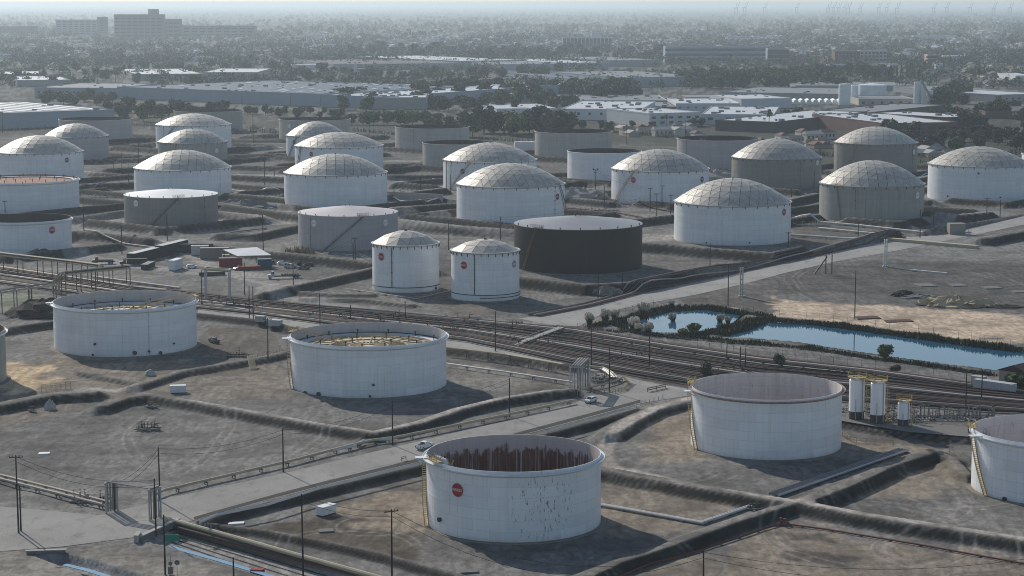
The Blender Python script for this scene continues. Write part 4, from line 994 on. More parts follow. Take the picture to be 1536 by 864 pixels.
# small gantry by the corridor
x0, y0 = g(308, 452); x1, y1 = g(344, 455)
rt = thing('pipe_gantry', 'grey pipe gantry with tall frame right of the yellow stair tank', 'gantry', (x0, y0, 0))
mb = MB(); hh = 13
for dx, dy in ((0,0),(x1-x0,y1-y0)):
    for e in (0, 4): mb.bar((dx, dy+e, -.1), (dx, dy+e, hh), .45, .45)
    mb.bar((dx,dy,hh),(dx,dy+4,hh),.4,.4)
obj('post', mb, GALV, rt); mb = MB()
for e in (0, 4): mb.bar((-1,e,hh-.2),(x1-x0+1,y1-y0+e,hh-.2),.5,.6)
obj('beam', mb, P_BEIGE, rt); mb = MB()
for e in (.8,1.6,2.4,3.2): mb.tube([(0,e,hh-.6),(x1-x0,y1-y0+e,hh-.6)], .3, 6)
obj('pipe', mb, P_GREY, rt)

# ---- manifolds: short pipes, valves with hand wheels
def manifold(px, py, w, d, n, label, seed, hmax=2.0, mats=None, z=None):
    x, y, z0 = gt(px, py); z0 = z0 if z is None else z
    rt = thing('valve_manifold', label, 'valves', (x, y, z0)); r2 = random.Random(seed)
    a = MB(); b = MB(); c = MB()
    for i in range(n):
        xx = -w/2+w*(i+.5)/n; yy = r2.uniform(-d/2, d/2); hz = r2.uniform(.5, hmax)
        a.tube([(xx, -d/2, .4), (xx, yy, .4), (xx, yy, hz), (xx+r2.choice([-1,1])*r2.uniform(.5,1.5), yy+r2.uniform(-1,1), hz)], r2.uniform(.1,.22), 5)
        b.tube([(xx, yy, hz), (xx, yy, hz+.7)], .07, 5); b.lathe([(.02,hz+.65),(.4,hz+.68),(.4,hz+.75),(.02,hz+.78)], 8, c=(xx,yy)); b.box(xx-.3, xx+.3, yy-.3, yy+.3, .15, .75)
    for k in range(max(2, int(d/1.5))):
        yy = -d/2+d*k/max(1, int(d/1.5)-1); c.tube([(-w/2-.5, yy, .5+r2.uniform(-.2,.2)), (w/2+.5, yy, .5)], r2.uniform(.14,.26), 5)
    mm = mats or (P_RUST, P_DARK, P_GREY)
    obj('branch_pipes', a, mm[0], rt, kind='stuff'); obj('valves', b, mm[1], rt, kind='stuff'); obj('header_pipes', c, mm[2], rt, kind='stuff')
manifold(138, 752, 9, 3, 8, 'dense valve group with pale tops at the lower left road side', 1, 2.6, (P_PINK, P_DARK, P_PINK))
manifold(905, 572, 7, 6, 8, 'valves inside the ringed pit at the road junction', 2, 1.6)
manifold(222, 645, 6, 2, 7, 'thin pipe stubs standing in the empty left lot', 3, 1.8)
manifold(1400, 640, 34, 8, 64, 'crowded valve manifold right of the slim vessels', 4, 3.8, (P_GREY, P_DARK, P_GREY), 1.8)
manifold(1300, 628, 24, 7, 36, 'pipe manifold at the feet of the slim vessels', 5, 1.6, (P_GREY, P_DARK, P_WHITE), 1.8)
manifold(640, 486, 38, 26, 26, 'wide tangle of corridor pipes behind the floating roof tank', 6, 2.4)
manifold(720, 492, 30, 22, 22, 'second tangle of pipes in the corridor', 7, 2.2)
manifold(415, 462, 24, 14, 18, 'tangle of pipes in the corridor by the twin posts', 8, 2.2)
manifold(330, 455, 22, 16, 16, 'pipe tangle under the tall grey gantry', 9, 2.4)
manifold(356, 535, 7, 3, 8, 'brown valve group between dark pickup and floating roof tank', 10, 2.2)
manifold(48, 612+6, 1.2, 1, 2, 'lone pipe stub on the left lot edge', 11, 1.3)
manifold(228, 612, 3, 1.5, 3, 'pair of valve stubs at the top of the left lot', 12, 1.3)
manifold(1426, 350, 20, 3, 9, 'row of stub pipes on the concrete slab at right', 13, 2.4)
manifold(1132, 765, 3, 1.5, 3, 'dark valve at the end of the pale twin pipes', 14, 1.2)
manifold(455, 462+12, 8, 3, 6, 'valves beside the pale fence boxes', 15, 1.4)
manifold(1174, 788, 2, 1, 2, 'red hydrant stub at the fire main corner', 16, 1.5, (P_RED, P_RED, P_RED))
manifold(1205, 330, 26, 10, 16, 'yellowish pipe clutter left of the front grey dome', 17, 2.2, (P_BEIGE, YEL, P_GREY))
manifold(625, 290, 30, 10, 14, 'pipes left of the tan platform dome', 18, 2)
manifold(400, 296, 30, 12, 14, 'pipes left of the large white dome', 19, 2)
manifold(150, 292, 40, 14, 18, 'pipes between the left edge domes', 20, 2)
manifold(880, 318, 36, 12, 18, 'pipes behind the dark brown tank roof', 21, 2)
manifold(1390, 275, 22, 8, 12, 'pipes between the grey and rightmost domes', 22, 2.2)
for i_, (px_, py_, w_, d_, n_, l_) in enumerate(((560,478,26,16,18,'pipe tangle in the corridor left of the wide tangle'),(500,474,16,10,12,'small pipe tangle above the pale corridor pipes'),(800,514,20,14,14,'pipe tangle at the footbridge end'),(960,540,20,10,12,'pipe loops in the corridor below the pond corner'),(1080,556,20,10,12,'pipe loops in the corridor behind the pale pink tank'),(1260,566,22,10,12,'pipe loops in the corridor above the slim vessels'),(250,446,22,12,14,'pipe tangle behind the yellow stair tank'))):
    manifold(px_, py_, w_, d_, n_, l_, 40+i_, 1.9, (P_RUST, P_DARK, P_RUST))
# kerbed pad under vessels
sheet('vessel_pad', G([(1254,622),(1452,640),(1452,655),(1363,648),(1254,630)], 1.9), CONCD, 1.93)

# ------------------------------------------------------------------ slim vessels with platforms
def vessel(xl, xr, yt, yb, skirt, label, z0=1.9):
    x, y = g((xl+xr)/2, yb, z0); r = (xr-xl)/2*(y*cP+CH*sP)/F; h = zat(y, yt)-z0
    sk = zat(y, skirt)-z0
    rt = thing('process_vessel', label, 'vessel', (x, y, z0))
    mb = MB(); mb.lathe([(r,sk),(r,h-.7),(r*.8,h-.25),(r*.45,h),(0,h+.05)], 36); obj('shell', mb, mat('bright vessel paint', (.80,.81,.82), .4, 0, .06, .4), rt)
    mb = MB(); mb.lathe([(r*.98,-.1),(r*.98,sk)], 32); obj('skirt', mb, mat('fireproofed skirt', (.07,.07,.075), .9), rt)
    mb = MB(); w = r+.5
    mb.lathe([(r*.6,h+.1),(w,h+.1),(w,h+.2),(r*.6,h+.2)], 16); hr = MB()
    for zz in (.6,1.2): hr.tube([(math.cos(i*math.pi/8)*w, math.sin(i*math.pi/8)*w, h+.2+zz) for i in range(17)], .04, 4)
    for i in range(10): a = i*math.pi/5; hr.tube([(math.cos(a)*w, math.sin(a)*w, h+.1), (math.cos(a)*w, math.sin(a)*w, h+1.4)], .04, 4)
    o = obj('platform', mb, YEL, rt); obj('guard_rail', hr, YEL, o)
    mb = MB()
    for e in (-.3,.3): mb.bar((r+.5, e, 0), (r+.5, e, h+1.4), .1, .1)
    for i in range(int(h/.5)): mb.bar((r+.5,-.3,.4+i*.5),(r+.5,.3,.4+i*.5),.07,.07)
    for i in range(int(h/.9)): mb.lathe([(.55,.9+i*.9),(.6,.9+i*.9),(.6,.98+i*.9),(.55,.98+i*.9)], 8, 0, -2.0, 2.0, c=(r+.6,0))
    obj('caged_ladder', mb, YEL, rt)
    mb = MB(); mb.tube([(-r*.3,-r-.2,.3),(-r*.3,-r-.2,h*.5)], .1, 5); mb.tube([(r*.6,-r*.9,.3),(r*.6,-r*.9,h-.3)], .12, 5); obj('side_pipe', mb, GALV, rt)
vessel(1273, 1296, 566, 628, 616, 'leftmost slim white vessel with yellow top platform')
vessel(1305, 1327, 571, 634, 621, 'middle slim white vessel beside its tall twin')
vessel(1346, 1364, 601, 638, 628, 'shortest slim white vessel, rightmost of the three')
x0, y0 = g(1285, 628, 1.9); x1, y1 = g(1316, 634, 1.9); zz = zat(y0, 566)+.15
mb = MB(); mb.bar((0,0,0),(x1-x0,y1-y0,-.4),1.4,.12)
for e in (-.7,.7):
    for hz in (.6,1.2): mb.tube([(0,e,hz),(x1-x0,y1-y0+e,hz-.4)], .05, 4)
tag(obj('walkway', mb, YEL, None, (x0, y0, zz)), 'yellow walkway joining the two tall slim vessels', 'walkway')

# ------------------------------------------------------------------ utility poles
POLES = [(28,800,683,1),(31.5,797,728,0),(240,752,671,0),(172,767,724,0),(234,803,718,0),(248,862,772,0),(425,708,643,0),(455,872,741,0),(588,884,764,1),(589,668,601,0),(351,884,836,0),(1055,884,826,0),
 (764,625,567,0),(402,537,477,1),(743,527,467,0),(480,487,440,0),(526,482,457,0),(608,482,452,0),(303,460,405,0),(367,443,394,0),(374,481,429,0),(380,481,430,0),(440,427,387,0),(887,553,487,0),(914,588,520,0),(974,552,493,0),
 (1090,543,514,0),(1110,557,520,0),(1118,557,522,0),(1448,627,554,0),(1472,602,555,0),(1282,479,406,0),(1092,458,396,0),(897,448,401,0),(934,440,411,0),(1065,405,364,0),(893,302,254,2),(907,311,278,0),
 (975,318,282,1),(985,330,290,1),(993,310,278,1),(1006,326,292,1),(751,360,325,0),(673,375,331,1),(533,396,356,1),(530,395,364,0),(395,380,322,0),(126,352,297,0),(183,381,338,0),(251,361,322,0),
 (208,245,208,0),(183,259,229,0),(193,274,246,0),(170,254,239,0),(397,277,238,0),(412,268,252,0),(676,292,262,0),(670,288,243,0),(631,283,268,0),(614,225,200,0),(835,239,207,0),(912,220,200,0),(940,217,188,0),(1025,229,211,0),
 (1061,244,222,0),(1150,275,266,0),(1243,328,300,0),(1187,296,282,0),(1380,357,314,0),(1400,345,318,0),(1287,357,332,0),(1480,328,297,1),(1182,382,348,1),(1221,285,257,0),(797,323,312,1),(8,323,301,1),(66,235,205,0),
 (4,200,165,0),(158,172,150,0),(380,215,170,0),(436,160,140,0),(555,205,180,0),(668,222,192,0),(1028,215,180,0),(363,160,140,0),(1427,140,105,0),(690,215,190,0),(1340,310,290,0),(565,300,280,0),(1500,325,300,0)]
unit = {}
def pole_mesh(cross):
    key = ('p', cross)
    if key not in unit:
        mb = MB(); mb.tube([(0,0,-.05),(0,0,1)], [.21,.14], 7); unit[key] = mb.mesh('pole_shaft', WOOD)
        mb = MB()
        if cross == 1: mb.bar((-1.5,0,0),(1.5,0,0),.16,.2); [mb.tube([(e,0,.1),(e,0,.4)], .07, 5) for e in (-1.3,-.7,.7,1.3)]
        if cross == 2:
            mb.bar((-1.4,0,0),(1.4,0,0),.2,.22); mb.bar((-1.2,0,-1.5),(1.2,0,-1.5),.2,.22); mb.bar((-.9,0,-9),(1.8,0,-9),.2,.22)
            for e in (-1.2,1.2): mb.lathe([(.05,.1),(.55,.3),(.5,.8),(.05,.9)], 8, c=(e,0))
        unit[('c', cross)] = mb.mesh('crossarm', WOOD) if mb.v else None
    return unit[key], unit[('c', cross)]
names = {}
POLE3D = {}
for (px, yb, yt, cr) in POLES:
    x, y, z = gt(px, yb); h = zat(y, yt)-z
    best = min(LAND, key=lambda l: abs(px-l[0])/max(1,l[3])*30 + abs(yb-l[1])*1.6 + (0 if abs(px-l[0]) < l[3]+60 else 80))
    dx = px-best[0]; rel = 'in front of' if yb > best[1]+15 and abs(dx) < best[3]*.75 else ('left of' if dx < 0 else 'right of')
    if yb < best[1]-12 and abs(dx) < best[3]: rel = 'behind'
    key = (('short ' if h < 9 else '')+'pole', rel, best[2]); names.setdefault(key, []).append((px, yb, yt, cr, x, y, z, h))
sent = 0
for (kind, rel, short), lst in names.items():
    lst.sort()
    for i, (px, yb, yt, cr, x, y, z, h) in enumerate(lst):
        w = 'timber '+kind+(' with crossarm' if cr else '')+' '+rel+' '+short
        if len(lst) > 1: w = (['leftmost','second','third','fourth','fifth','sixth','seventh'][i] if i < len(lst)-1 else 'rightmost')+' '+w.replace('timber ', '')
        me, ca = pole_mesh(cr)
        rt = thing('utility_pole', w, 'pole', (x, y, z), group='utility poles in the tank yard')
        o = obj('pole_shaft', me, None, rt); s = 1.0 if y < 900 else 1.25
        o.scale = (s, s, h); o.rotation_euler = (rng.uniform(-.008,.008), rng.uniform(-.008,.008), 0)
        if ca:
            o = obj('crossarm', ca, None, rt); o.location = (0, -.14, h-.4); o.rotation_euler = (0,0,rng.uniform(-.5,.5))
        POLE3D[(px, yb)] = Vector((x, y, z+h))
def wire(a, b, sag, label, dz=0.0, r=.045):
    A = POLE3D[a] if isinstance(a[0], (int, float)) and len(a) == 2 else Vector(a); B = POLE3D[b] if len(b) == 2 else Vector(b)
    A = A+Vector((0,0,-.3-dz)); B = B+Vector((0,0,-.3-dz)); pts = []
    for i in range(13): t = i/12; p = A.lerp(B, t); p.z -= sag*4*t*(1-t); pts.append(p-A)
    mb = MB(); mb.tube(pts, r, 4)
    tag(obj('overhead_wire', mb, BLACK, None, A), label, 'wire', 'overhead wires between poles')
for a, b, s, lab in (((28,800),(234,803),2.2,'wire pair from the far left pole to the pole at the pipe bridge'), ((240,752),(425,708),1.6,'wires along the main road left part'), ((172,767),(240,752),1.2,'wires at the grey pipe bridge'),
        ((425,708),(589,668),1.6,'wires along the main road middle part'), ((589,668),(764,625),1.6,'wires along the main road right part'), ((455,872),(588,884),1.0,'wires in front of the nearest tank left part'),
        ((588,884),(1055,884),6.5,'wires sagging across the foot of the nearest tank'), ((887,553),(974,552),1,'wires at the corridor by the junction'), ((975,318),(893,302),1.2,'wires behind the dark brown tank'),
        ((673,375),(751,360),1.2,'wires left of the dark brown tank'), ((751,360),(985,330),2.5,'wires over the dark brown tank roof'), ((533,396),(440,427),1.5,'wires before the mauve tank')):
    for k in range(2): wire(a, b, s*(1+.15*k), ('upper ' if k == 0 else 'lower ')+lab.replace('wires','wire').replace('wire pair','wire'), k*1.1)
wire((1055,884), (*g(1560,900), 9.0), 3, 'upper wire at the lower right corner', 0); wire((1055,884), (*g(1560,910), 8.0), 3, 'lower wire at the lower right corner', 1.2)
# pale columns in the right field
for px, yb, yt, lab in ((1328,400,359,'white square column standing in the right field'), (1112,445,401,'grey concrete column at the pond corner of the field')):
    x, y, z = gt(px, yb); h = zat(y, yt); rt = thing('column', lab, 'column', (x, y, z))
    mb = MB()
    for e in (-.45,.45): mb.bar((e,0,-.1),(e,0,h),.5,.7)
    for i in range(6): mb.bar((-.5,0,h*(i+.5)/6),(.5,0,h*(i+.5)/6),.3,.4)
    obj('shaft', mb, P_WHITE if px > 1200 else CONC, rt); mb = MB(); mb.box(-1.3,1.3,-1.1,1.1,0,.35); obj('footing', mb, CONC, rt)
x, y, z = gt(1242, 411); rt = thing('ramp_frame', 'dark leaning frame with two posts beside the long road', 'frame', (x, y, z)); mb = MB()
for e in (-1.0,1.6): mb.bar((e,0,0),(e,0,8.5),.4,.4)
obj('post', mb, DARKST, rt); mb = MB(); mb.bar((-.6,0,7.5),(-6,-1,.2),.7,.5); obj('leaning_beam', mb, DARKST, rt)
# ------------------------------------------------------------------ vehicles
def carpaint(n, c): return mat('car paint '+n, c, .25, 0, .04, 2)
CW = carpaint('white', (.72,.73,.74)); CD = carpaint('dark grey', (.09,.09,.095)); CS = carpaint('silver', (.4,.41,.42)); CR = carpaint('red', (.3,.03,.03)); CT = carpaint('teal', (.05,.17,.2)); CBK = carpaint('black', (.025,.025,.028))
LAMP = mat('lamp lens', (.6,.58,.5), .1); TAIL = mat('tail lens', (.3,.02,.02), .2)
def wheels(rt, xs, hw, r=.38):
    mb = MB(); n = 14
    mb.tube([(0,-.13,0),(0,.13,0)], r, n); mw = mb.mesh('tyre', BLACK)
    mb = MB(); mb.tube([(0,-.145,0),(0,.145,0)], r*.55, 10); mr = mb.mesh('rim', CS)
    for x in xs:
        for s in (-1, 1):
            o = obj('wheel', mw, None, rt, (x, s*hw, r)); obj('rim', mr, None, o)
def side(mb, prof, w0, taper, mi=0):
    """profile x,z extruded over the width, upper points drawn in by taper*(z-zmid)"""
    n = len(prof); vs = []
    for s in (-1, 1):
        for x, z in prof: vs.append((x, s*(w0-taper*max(0, z-1.0)), z))
    mb.add(vs, [tuple(range(n)), tuple(range(2*n-1, n-1, -1))] + [((i+1) % n, i, n+i, n+(i+1) % n) for i in range(n)], mi)
def heading(px0, py0, px1, py1):
    a = g(px0, py0); b = g(px1, py1); return math.atan2(b[1]-a[1], b[0]-a[0])
def pickup(label, px, py, hd, paint_m, z=None, suv=False, group=None):
    x, y, zz = gt(px, py); rt = thing('pickup_truck' if not suv else 'parked_car', label, 'pickup' if not suv else 'car', (x, y, zz if z is None else z), hd, group)
    mb = MB()
    if not suv:
        side(mb, [(-2.85,.55),(-2.85,1.12),(-.75,1.15),(-.75,1.2),(1.35,1.2),(2.6,1.1),(2.85,.95),(2.88,.5),(2.3,.42),(-2.3,.42)], .98, .1)
        obj('body', mb, paint_m, rt)
        mb = MB(); side(mb, [(-.85,1.18),(-.72,1.82),(-.5,1.9),(.65,1.9),(1.35,1.2)], .93, .22); obj('cabin', mb, paint_m, rt)
        mb = MB(); mb.box(-2.7,-.95,-.78,.78,1.13,1.17); obj('bed_floor', mb, BLACK, rt)
        mb = MB(); mb.box(-2.8,-.9,-.92,-.8,1.1,1.3); mb.box(-2.8,-.9,.8,.92,1.1,1.3); mb.box(-2.9,-2.78,-.9,.9,1.1,1.3); obj('bed_rail', mb, paint_m, rt)
        wx = [(-.62,1.3,.55,1.8)]; wp = [(1.28,1.28),(.72,1.82)]; rw = [(-.85,1.25),(-.76,1.78)]
    else:
        side(mb, [(-2.3,.5),(-2.35,1.0),(-2.2,1.1),(1.1,1.1),(2.15,.95),(2.3,.5),(1.8,.38),(-1.8,.38)], .9, .1); obj('body', mb, paint_m, rt)
        mb = MB(); side(mb, [(-2.2,1.08),(-1.85,1.6),(-1.5,1.68),(.35,1.66),(1.15,1.08)], .86, .25); obj('cabin', mb, paint_m, rt)
        wx = [(-1.9,1.2,.5,1.55)]; wp = [(1.08,1.14),(.42,1.62)]; rw = [(-2.2,1.14),(-1.9,1.56)]
    mb = MB(); w = .9 if not suv else .84
    for s in (-1, 1):
        a, z0, b, z1 = wx[0]; yb_, yt_ = s*(w+.012-.22*(z0-1.0)+.005), s*(w+.035-.22*(z1-1.0))
        mb.add([(a, yb_, z0), (b+.35, yb_, z0), (b, yt_, z1), (a+.1, yt_, z1)], [(0,1,2,3) if s < 0 else (3,2,1,0)])
    obj('side_window', mb, GLASS, rt)
    mb = MB(); (ax, az), (bx, bz) = wp; mb.add([(ax+.03,-w*.82,az),(ax+.03,w*.82,az),(bx+.03,w*.7,bz),(bx+.03,-w*.7,bz)], [(0,1,2,3)]); obj('windscreen', mb, GLASS, rt)
    mb = MB(); (ax, az), (bx, bz) = rw; mb.add([(ax-.03,-w*.8,az),(ax-.03,w*.8,az),(bx-.03,w*.72,bz),(bx-.03,-w*.72,bz)], [(3,2,1,0)]); obj('rear_window', mb, GLASS, rt)
    L_ = 2.86 if not suv else 2.26
    for s in (-1, 1):
        mb = MB(); mb.box(L_-.1, L_+.04, s*.78-.16, s*.78+.16, .75, .95); obj('headlight', mb, LAMP, rt)
        mb = MB(); mb.box(-L_-.06, -L_+.08, s*.82-.1, s*.82+.1, .75, 1.05); obj('taillight', mb, TAIL, rt)
        mb = MB(); mb.box(.95, 1.15, s*1.08-.12, s*1.08+.12, 1.2, 1.38); obj('mirror', mb, BLACK, rt)
    mb = MB(); mb.box(-L_-.12, -L_, -.85, .85, .45, .65); mb.box(L_, L_+.12, -.9, .9, .42, .68); obj('bumper', mb, BLACK if paint_m is not CW else CS, rt)
    wheels(rt, (-1.75, 1.75) if not suv else (-1.4, 1.4), .86 if not suv else .78)
    return rt
hd = heading(560, 690, 720, 645)
pickup('white pickup driving up the main road beside the nearest tank', 637, 673, hd, CW, .07)
pickup('white car at the road junction beside the pipe bridge legs', 886, 604, hd+math.pi, CW, .07, True)
pickup('dark pickup parked on the dirt right of the yellow stair tank', 321, 514, heading(330, 515, 308, 507), CD)
pickup('small white car left of the domed tank behind the mauve tank', 408, 311, .3, CW, None, True)
pickup('small white car parked in the truck yard beside the white container', 288, 402, .35, CW, .0, True)
for i, (px, py, c, l) in enumerate(((424,397,CW,'bright white car among the scrap in the yard'), (436,402,CS,'silver car nearest the pole in the scrap row'), (408,396,CD,'dark car at the left of the scrap row'), (448,396,CBK,'black car behind the pole in the scrap row'),
        (464,399,CBK,'black car at the right end of the scrap row'), (455,404,CD,'dark grey car in front of the scrap row'), (395,398,CS,'silver car under the teal container'), (360,405,CR,'red car in front of the red container'), (298,376,CS,'silver car behind the white container'), (282,378,CW,'pale car behind the long canopy trailer'))):
    pickup(l, px, py, .3+i*.5, c, .0, i % 2 == 0)
def truck(label, px, py, hd, cabm, boxm, L_=9.0, H=3.4, flat=False):
    x, y, z = gt(px, py); rt = thing('truck', label, 'truck', (x, y, z), hd)
    mb = MB(); mb.box(-L_, 2.4, -.5, .5, .8, 1.1); obj('chassis', mb, DARKST, rt)
    mb = MB(); side(mb, [(.2,1.0),(.2,3.1),(.5,3.25),(1.2,3.2),(1.5,2.0),(2.9,1.75),(3.0,.7),(.2,.7)], 1.15, .05); cab = obj('cab', mb, cabm, rt)
    mb = MB(); mb.add([(1.26,-1.0,3.0),(1.55,-1.0,2.1),(1.55,1.0,2.1),(1.26,1.0,3.0)], [(0,1,2,3)])
    for s in (-1,1): mb.add([(.4,s*1.13,2.0),(1.35,s*1.13,2.0),(1.15,s*1.06,2.95),(.4,s*1.06,2.95)], [(0,1,2,3)])
    obj('window', mb, GLASS, cab)
    mb = MB(); mb.box(-L_, -.1, -1.25, 1.25, 1.15, 1.4 if flat else H); obj('flat_bed' if flat else 'cargo_box', mb, boxm, rt)
    if flat:
        mb = MB()
        for i in range(7): mb.tube([(-L_+.8+i*1.1,-1.1,1.6),(-L_+1.6+i*1.1,1.1,1.9)], .3, 6)
        obj('load', mb, P_GREY, rt)
    wheels(rt, (2.0,-L_+1.2,-L_+2.4), 1.05, .5)
truck('flatbed truck with grey load in front of the scrap row', 412, 418, math.radians(195), CS, DARKST, 11, 2.4, True)
truck('small brown truck on the road above the pipe corridor', 148, 396, math.radians(185), mat('brown truck paint',(.12,.07,.05),.5), DARKST, 7, 1.8, True)
truck('dark truck at the left end of the canopy trailers', 190, 398, math.radians(190), CBK, DARKST, 9, 3.0)
def container(label, px, py, L_, W, H, hd, m, z=None, roof=None):
    x, y, zz = gt(px, py); rt = thing('container', label, 'container', (x, y, zz), hd); mb = MB()
    mb.box(-L_/2, L_/2, -W/2, W/2, .15, H); obj('box', mb, m, rt)
    mb = MB(); n = int(L_/.6)
    for s in (-1, 1):
        for i in range(n): xx = -L_/2+.3+(L_-.6)*i/max(1, n-1); mb.box(xx-.12, xx+.12, s*(W/2+.03)-.04, s*(W/2+.03)+.04, .3, H-.15)
    obj('corrugation', mb, m, rt, kind='stuff')
    mb = MB(); mb.box(-L_/2-.05, L_/2+.05, -W/2-.05, W/2+.05, H+.003, H+.1); obj('roof', mb, roof or m, rt)
    mb = MB()
    for s in (-.5,.5): mb.box(L_/2+.01, L_/2+.06, s*W*.5-W*.22, s*W*.5+W*.22, .3, H-.15)
    obj('door', mb, m, rt)
    mb = MB()
    for a in (-L_/2+.3, L_/2-.3):
        for b in (-W/2+.2, W/2-.2): mb.box(a-.15, a+.15, b-.15, b+.15, -.1, .16)
    obj('corner_block', mb, DARKST, rt); return rt
hy = heading(182, 392, 262, 372)
WHB = mat('white container steel', (.62,.64,.66), .5)
container('bright white container in the middle of the truck yard', 264, 404, 10, 3, 4.4, hy+.1, WHB)
container('red container in the truck yard under the shed roof', 346, 401, 10, 3, 4.2, .2, mat('red container steel', (.2,.04,.04), .6), roof=mat('faded red roof', (.32,.2,.19), .7))
container('teal container right of the red container', 397, 402, 6, 3, 4.0, .2, mat('teal container steel', (.03,.11,.14), .6), roof=mat('grey blue roof', (.2,.22,.24), .6))
container('low red bin in front of the red container', 376, 405, 9, 2.4, 1.6, .3, mat('bright red bin', (.22,.03,.03), .6))
container('cream box shed left of the red container', 339, 396, 3, 2.5, 4.2, .2, mat('cream steel', (.42,.41,.33), .6))
container('beige container at the back of the truck yard', 322, 388, 13, 3, 5, .15, mat('beige container steel', (.25,.2,.18), .7), roof=mat('pale beige roof', (.4,.36,.33), .7))
container('white container at the back of the truck yard', 300, 383, 8, 3, 4.5, .15, mat('dull white container', (.45,.44,.44), .6))
container('long dark canopy trailer left in the truck yard', 215, 391, 24, 4, 4.6, hy, mat('dark trailer side', (.045,.047,.048), .6), roof=mat('pale canopy roof', (.42,.44,.43), .5))
container('second dark canopy trailer behind the white container', 258, 380, 26, 4, 5, hy, mat('dark trailer side two', (.05,.055,.058), .6), roof=mat('pale canopy roof two', (.36,.38,.38), .5))
container('dark flat trailer in front of the canopy trailer', 222, 402, 12, 3, 2.2, hy+.2, mat('dark flat trailer', (.05,.05,.05), .6), roof=mat('grey trailer deck', (.22,.23,.23), .6))
container('dark container behind the beige container', 290, 375, 18, 3, 4, .05, mat('very dark container', (.04,.042,.045), .6))
container('rusty long skip in front of the yard', 318, 413, 11, 2.5, 1.5, .25, mat('rusty skip', (.1,.08,.07), .8), roof=mat('skip load', (.2,.19,.18), .8))
container('white generator box on the dirt below the main road', 489, 771, 4.6, 2.2, 2.0, heading(475, 775, 505, 766), WHB)
container('white equipment box on the lot below the yellow stair tank', 267, 589, 4.6, 1.9, 2.2, .15, WHB)
container('grey cage box beside the corridor left one', 391, 487, 3.6, 2, 2.2, -.3, GALV)
container('pale cage box beside the corridor right one', 412, 489, 5.2, 2.2, 2.2, -.3, mat('pale cage', (.42,.43,.43), .5))
container('beige shed on the concrete slab in the right field', 1434, 351, 8, 5, 5.4, .1, mat('beige shed wall', (.3,.27,.23), .7))
container('long white trailer at the pond end on the right', 1492, 588, 13, 2.8, 3.2, heading(1480, 582, 1508, 586), mat('dull trailer white', (.40,.41,.42), .6))
container('pale shed beside the long white trailer', 1468, 582, 4, 2.5, 3.6, heading(1480, 582, 1508, 586), CONC)
container('white trailer standing behind the beige open tanks', 791, 228, 20, 5, 8, .1, WHB)
container('red skip at the bottom edge beside the wide trench', 386, 861, 2.6, 1.6, 1.3, -.2, mat('red skip paint', (.25,.05,.045), .7))
# shed roof in the yard: posts + sloping white roof
x, y, z = gt(366, 398); rt = thing('open_shed', 'open shed with sloping pale roof over the red container', 'shed', (x, y, z), .15)
mb = MB(); mb.add([(-9,5,6.4),(6,9,6.8),(12,-3,4.6),(-3,-6,4.8),(-9,5,6.6),(6,9,7.0),(12,-3,4.8),(-3,-6,5.0)], [(0,1,2,3),(7,6,5,4),(4,5,1,0),(5,6,2,1),(6,7,3,2),(7,4,0,3)]); obj('roof', mb, CONEW, rt)
mb = MB(); [mb.bar((a,b,0),(a,b,c),.35,.35) for a,b,c in ((-8.6,4.6,6.4),(5.6,8.4,6.7),(11.4,-2.6,4.6),(-2.8,-5.6,4.7))]; obj('post', mb, DARKST, rt)
# small brick-brown hut at far right by the pond
x, y, z = gt(1530, 572); rt = thing('hut', 'brown roofed hut at the right edge behind the pond', 'hut', (x, y, z), heading(1515, 570, 1536, 573))
mb = MB(); mb.box(-5,5,-4,4,0,3.6); obj('wall', mb, mat('pale hut wall', (.34,.27,.23), .8), rt)
mb = MB(); mb.xprism([(-5.6,3.5),(5.6,3.5),(0,5.6)], -4.5, 4.5); obj('roof', mb, mat('brown roof shingle', (.06,.045,.045), .8), rt)
mb = MB(); mb.box(-1.6,-.4,-4.06,-3.98,0,2.2); mb.box(1.2,2.8,-4.06,-3.98,1.2,2.4); obj('opening', mb, GLASS, rt)
# white tent-shaped block, boulder, heaps, slabs
def lump(name, label, cat, px, py, sx, sy, sz, m, seed, n=10, k=.35):
    x, y, z = gt(px, py); r2 = random.Random(seed); mb = MB(); R2 = 9; vs = []
    for j in range(R2):
        for i in range(n*2):
            a = math.pi*i/n; f = math.sin(math.pi/2*(j+.3)/R2) if j else .12
            rr = (1+r2.uniform(-k, k)*.5)*f; vs.append((sx*rr*math.cos(a), sy*rr*math.sin(a), sz*max(0, (1-(j/(R2-1))**1.6))*(1+r2.uniform(-k, k)*.6)-.1))
    N_ = n*2; fs = [(j*N_+i, (j+1)*N_+i, (j+1)*N_+(i+1) % N_, j*N_+(i+1) % N_) for j in range(R2-1) for i in range(N_)]+[tuple(range(N_))]
    mb.add(vs, fs); return tag(obj(name, mb, m, None, (x, y, z)), label, cat)
lump('boulder', 'pale boulder on the edge of the empty left lot', 'boulder', 75, 614, 1.8, 1.8, 2.6, mat('pale boulder stone', (.38,.36,.35), .9), 3)
lump('concrete_block', 'small pale concrete heap on the dike corner below the yellow stair tank', 'concrete', 225, 563, 1.9, 1.6, 2.0, CONC, 5, 4, .05)
lump('sand_heap', 'bright yellowish sand heap in the right field', 'sand heap', 1436, 458, 15, 8, 3.4, mat('yellow sand', (.40,.33,.22), .95), 6, 20, .5)
lump('soil_heap', 'dark soil heap left of the sand heap', 'soil heap', 1356, 444, 5, 4, 2.2, mat('black soil', (.05,.042,.038), .95), 7)
lump('soil_heap', 'grey soil heap beside the dark soil heap', 'soil heap', 1378, 446, 7, 5, 1.4, CONCD, 8)
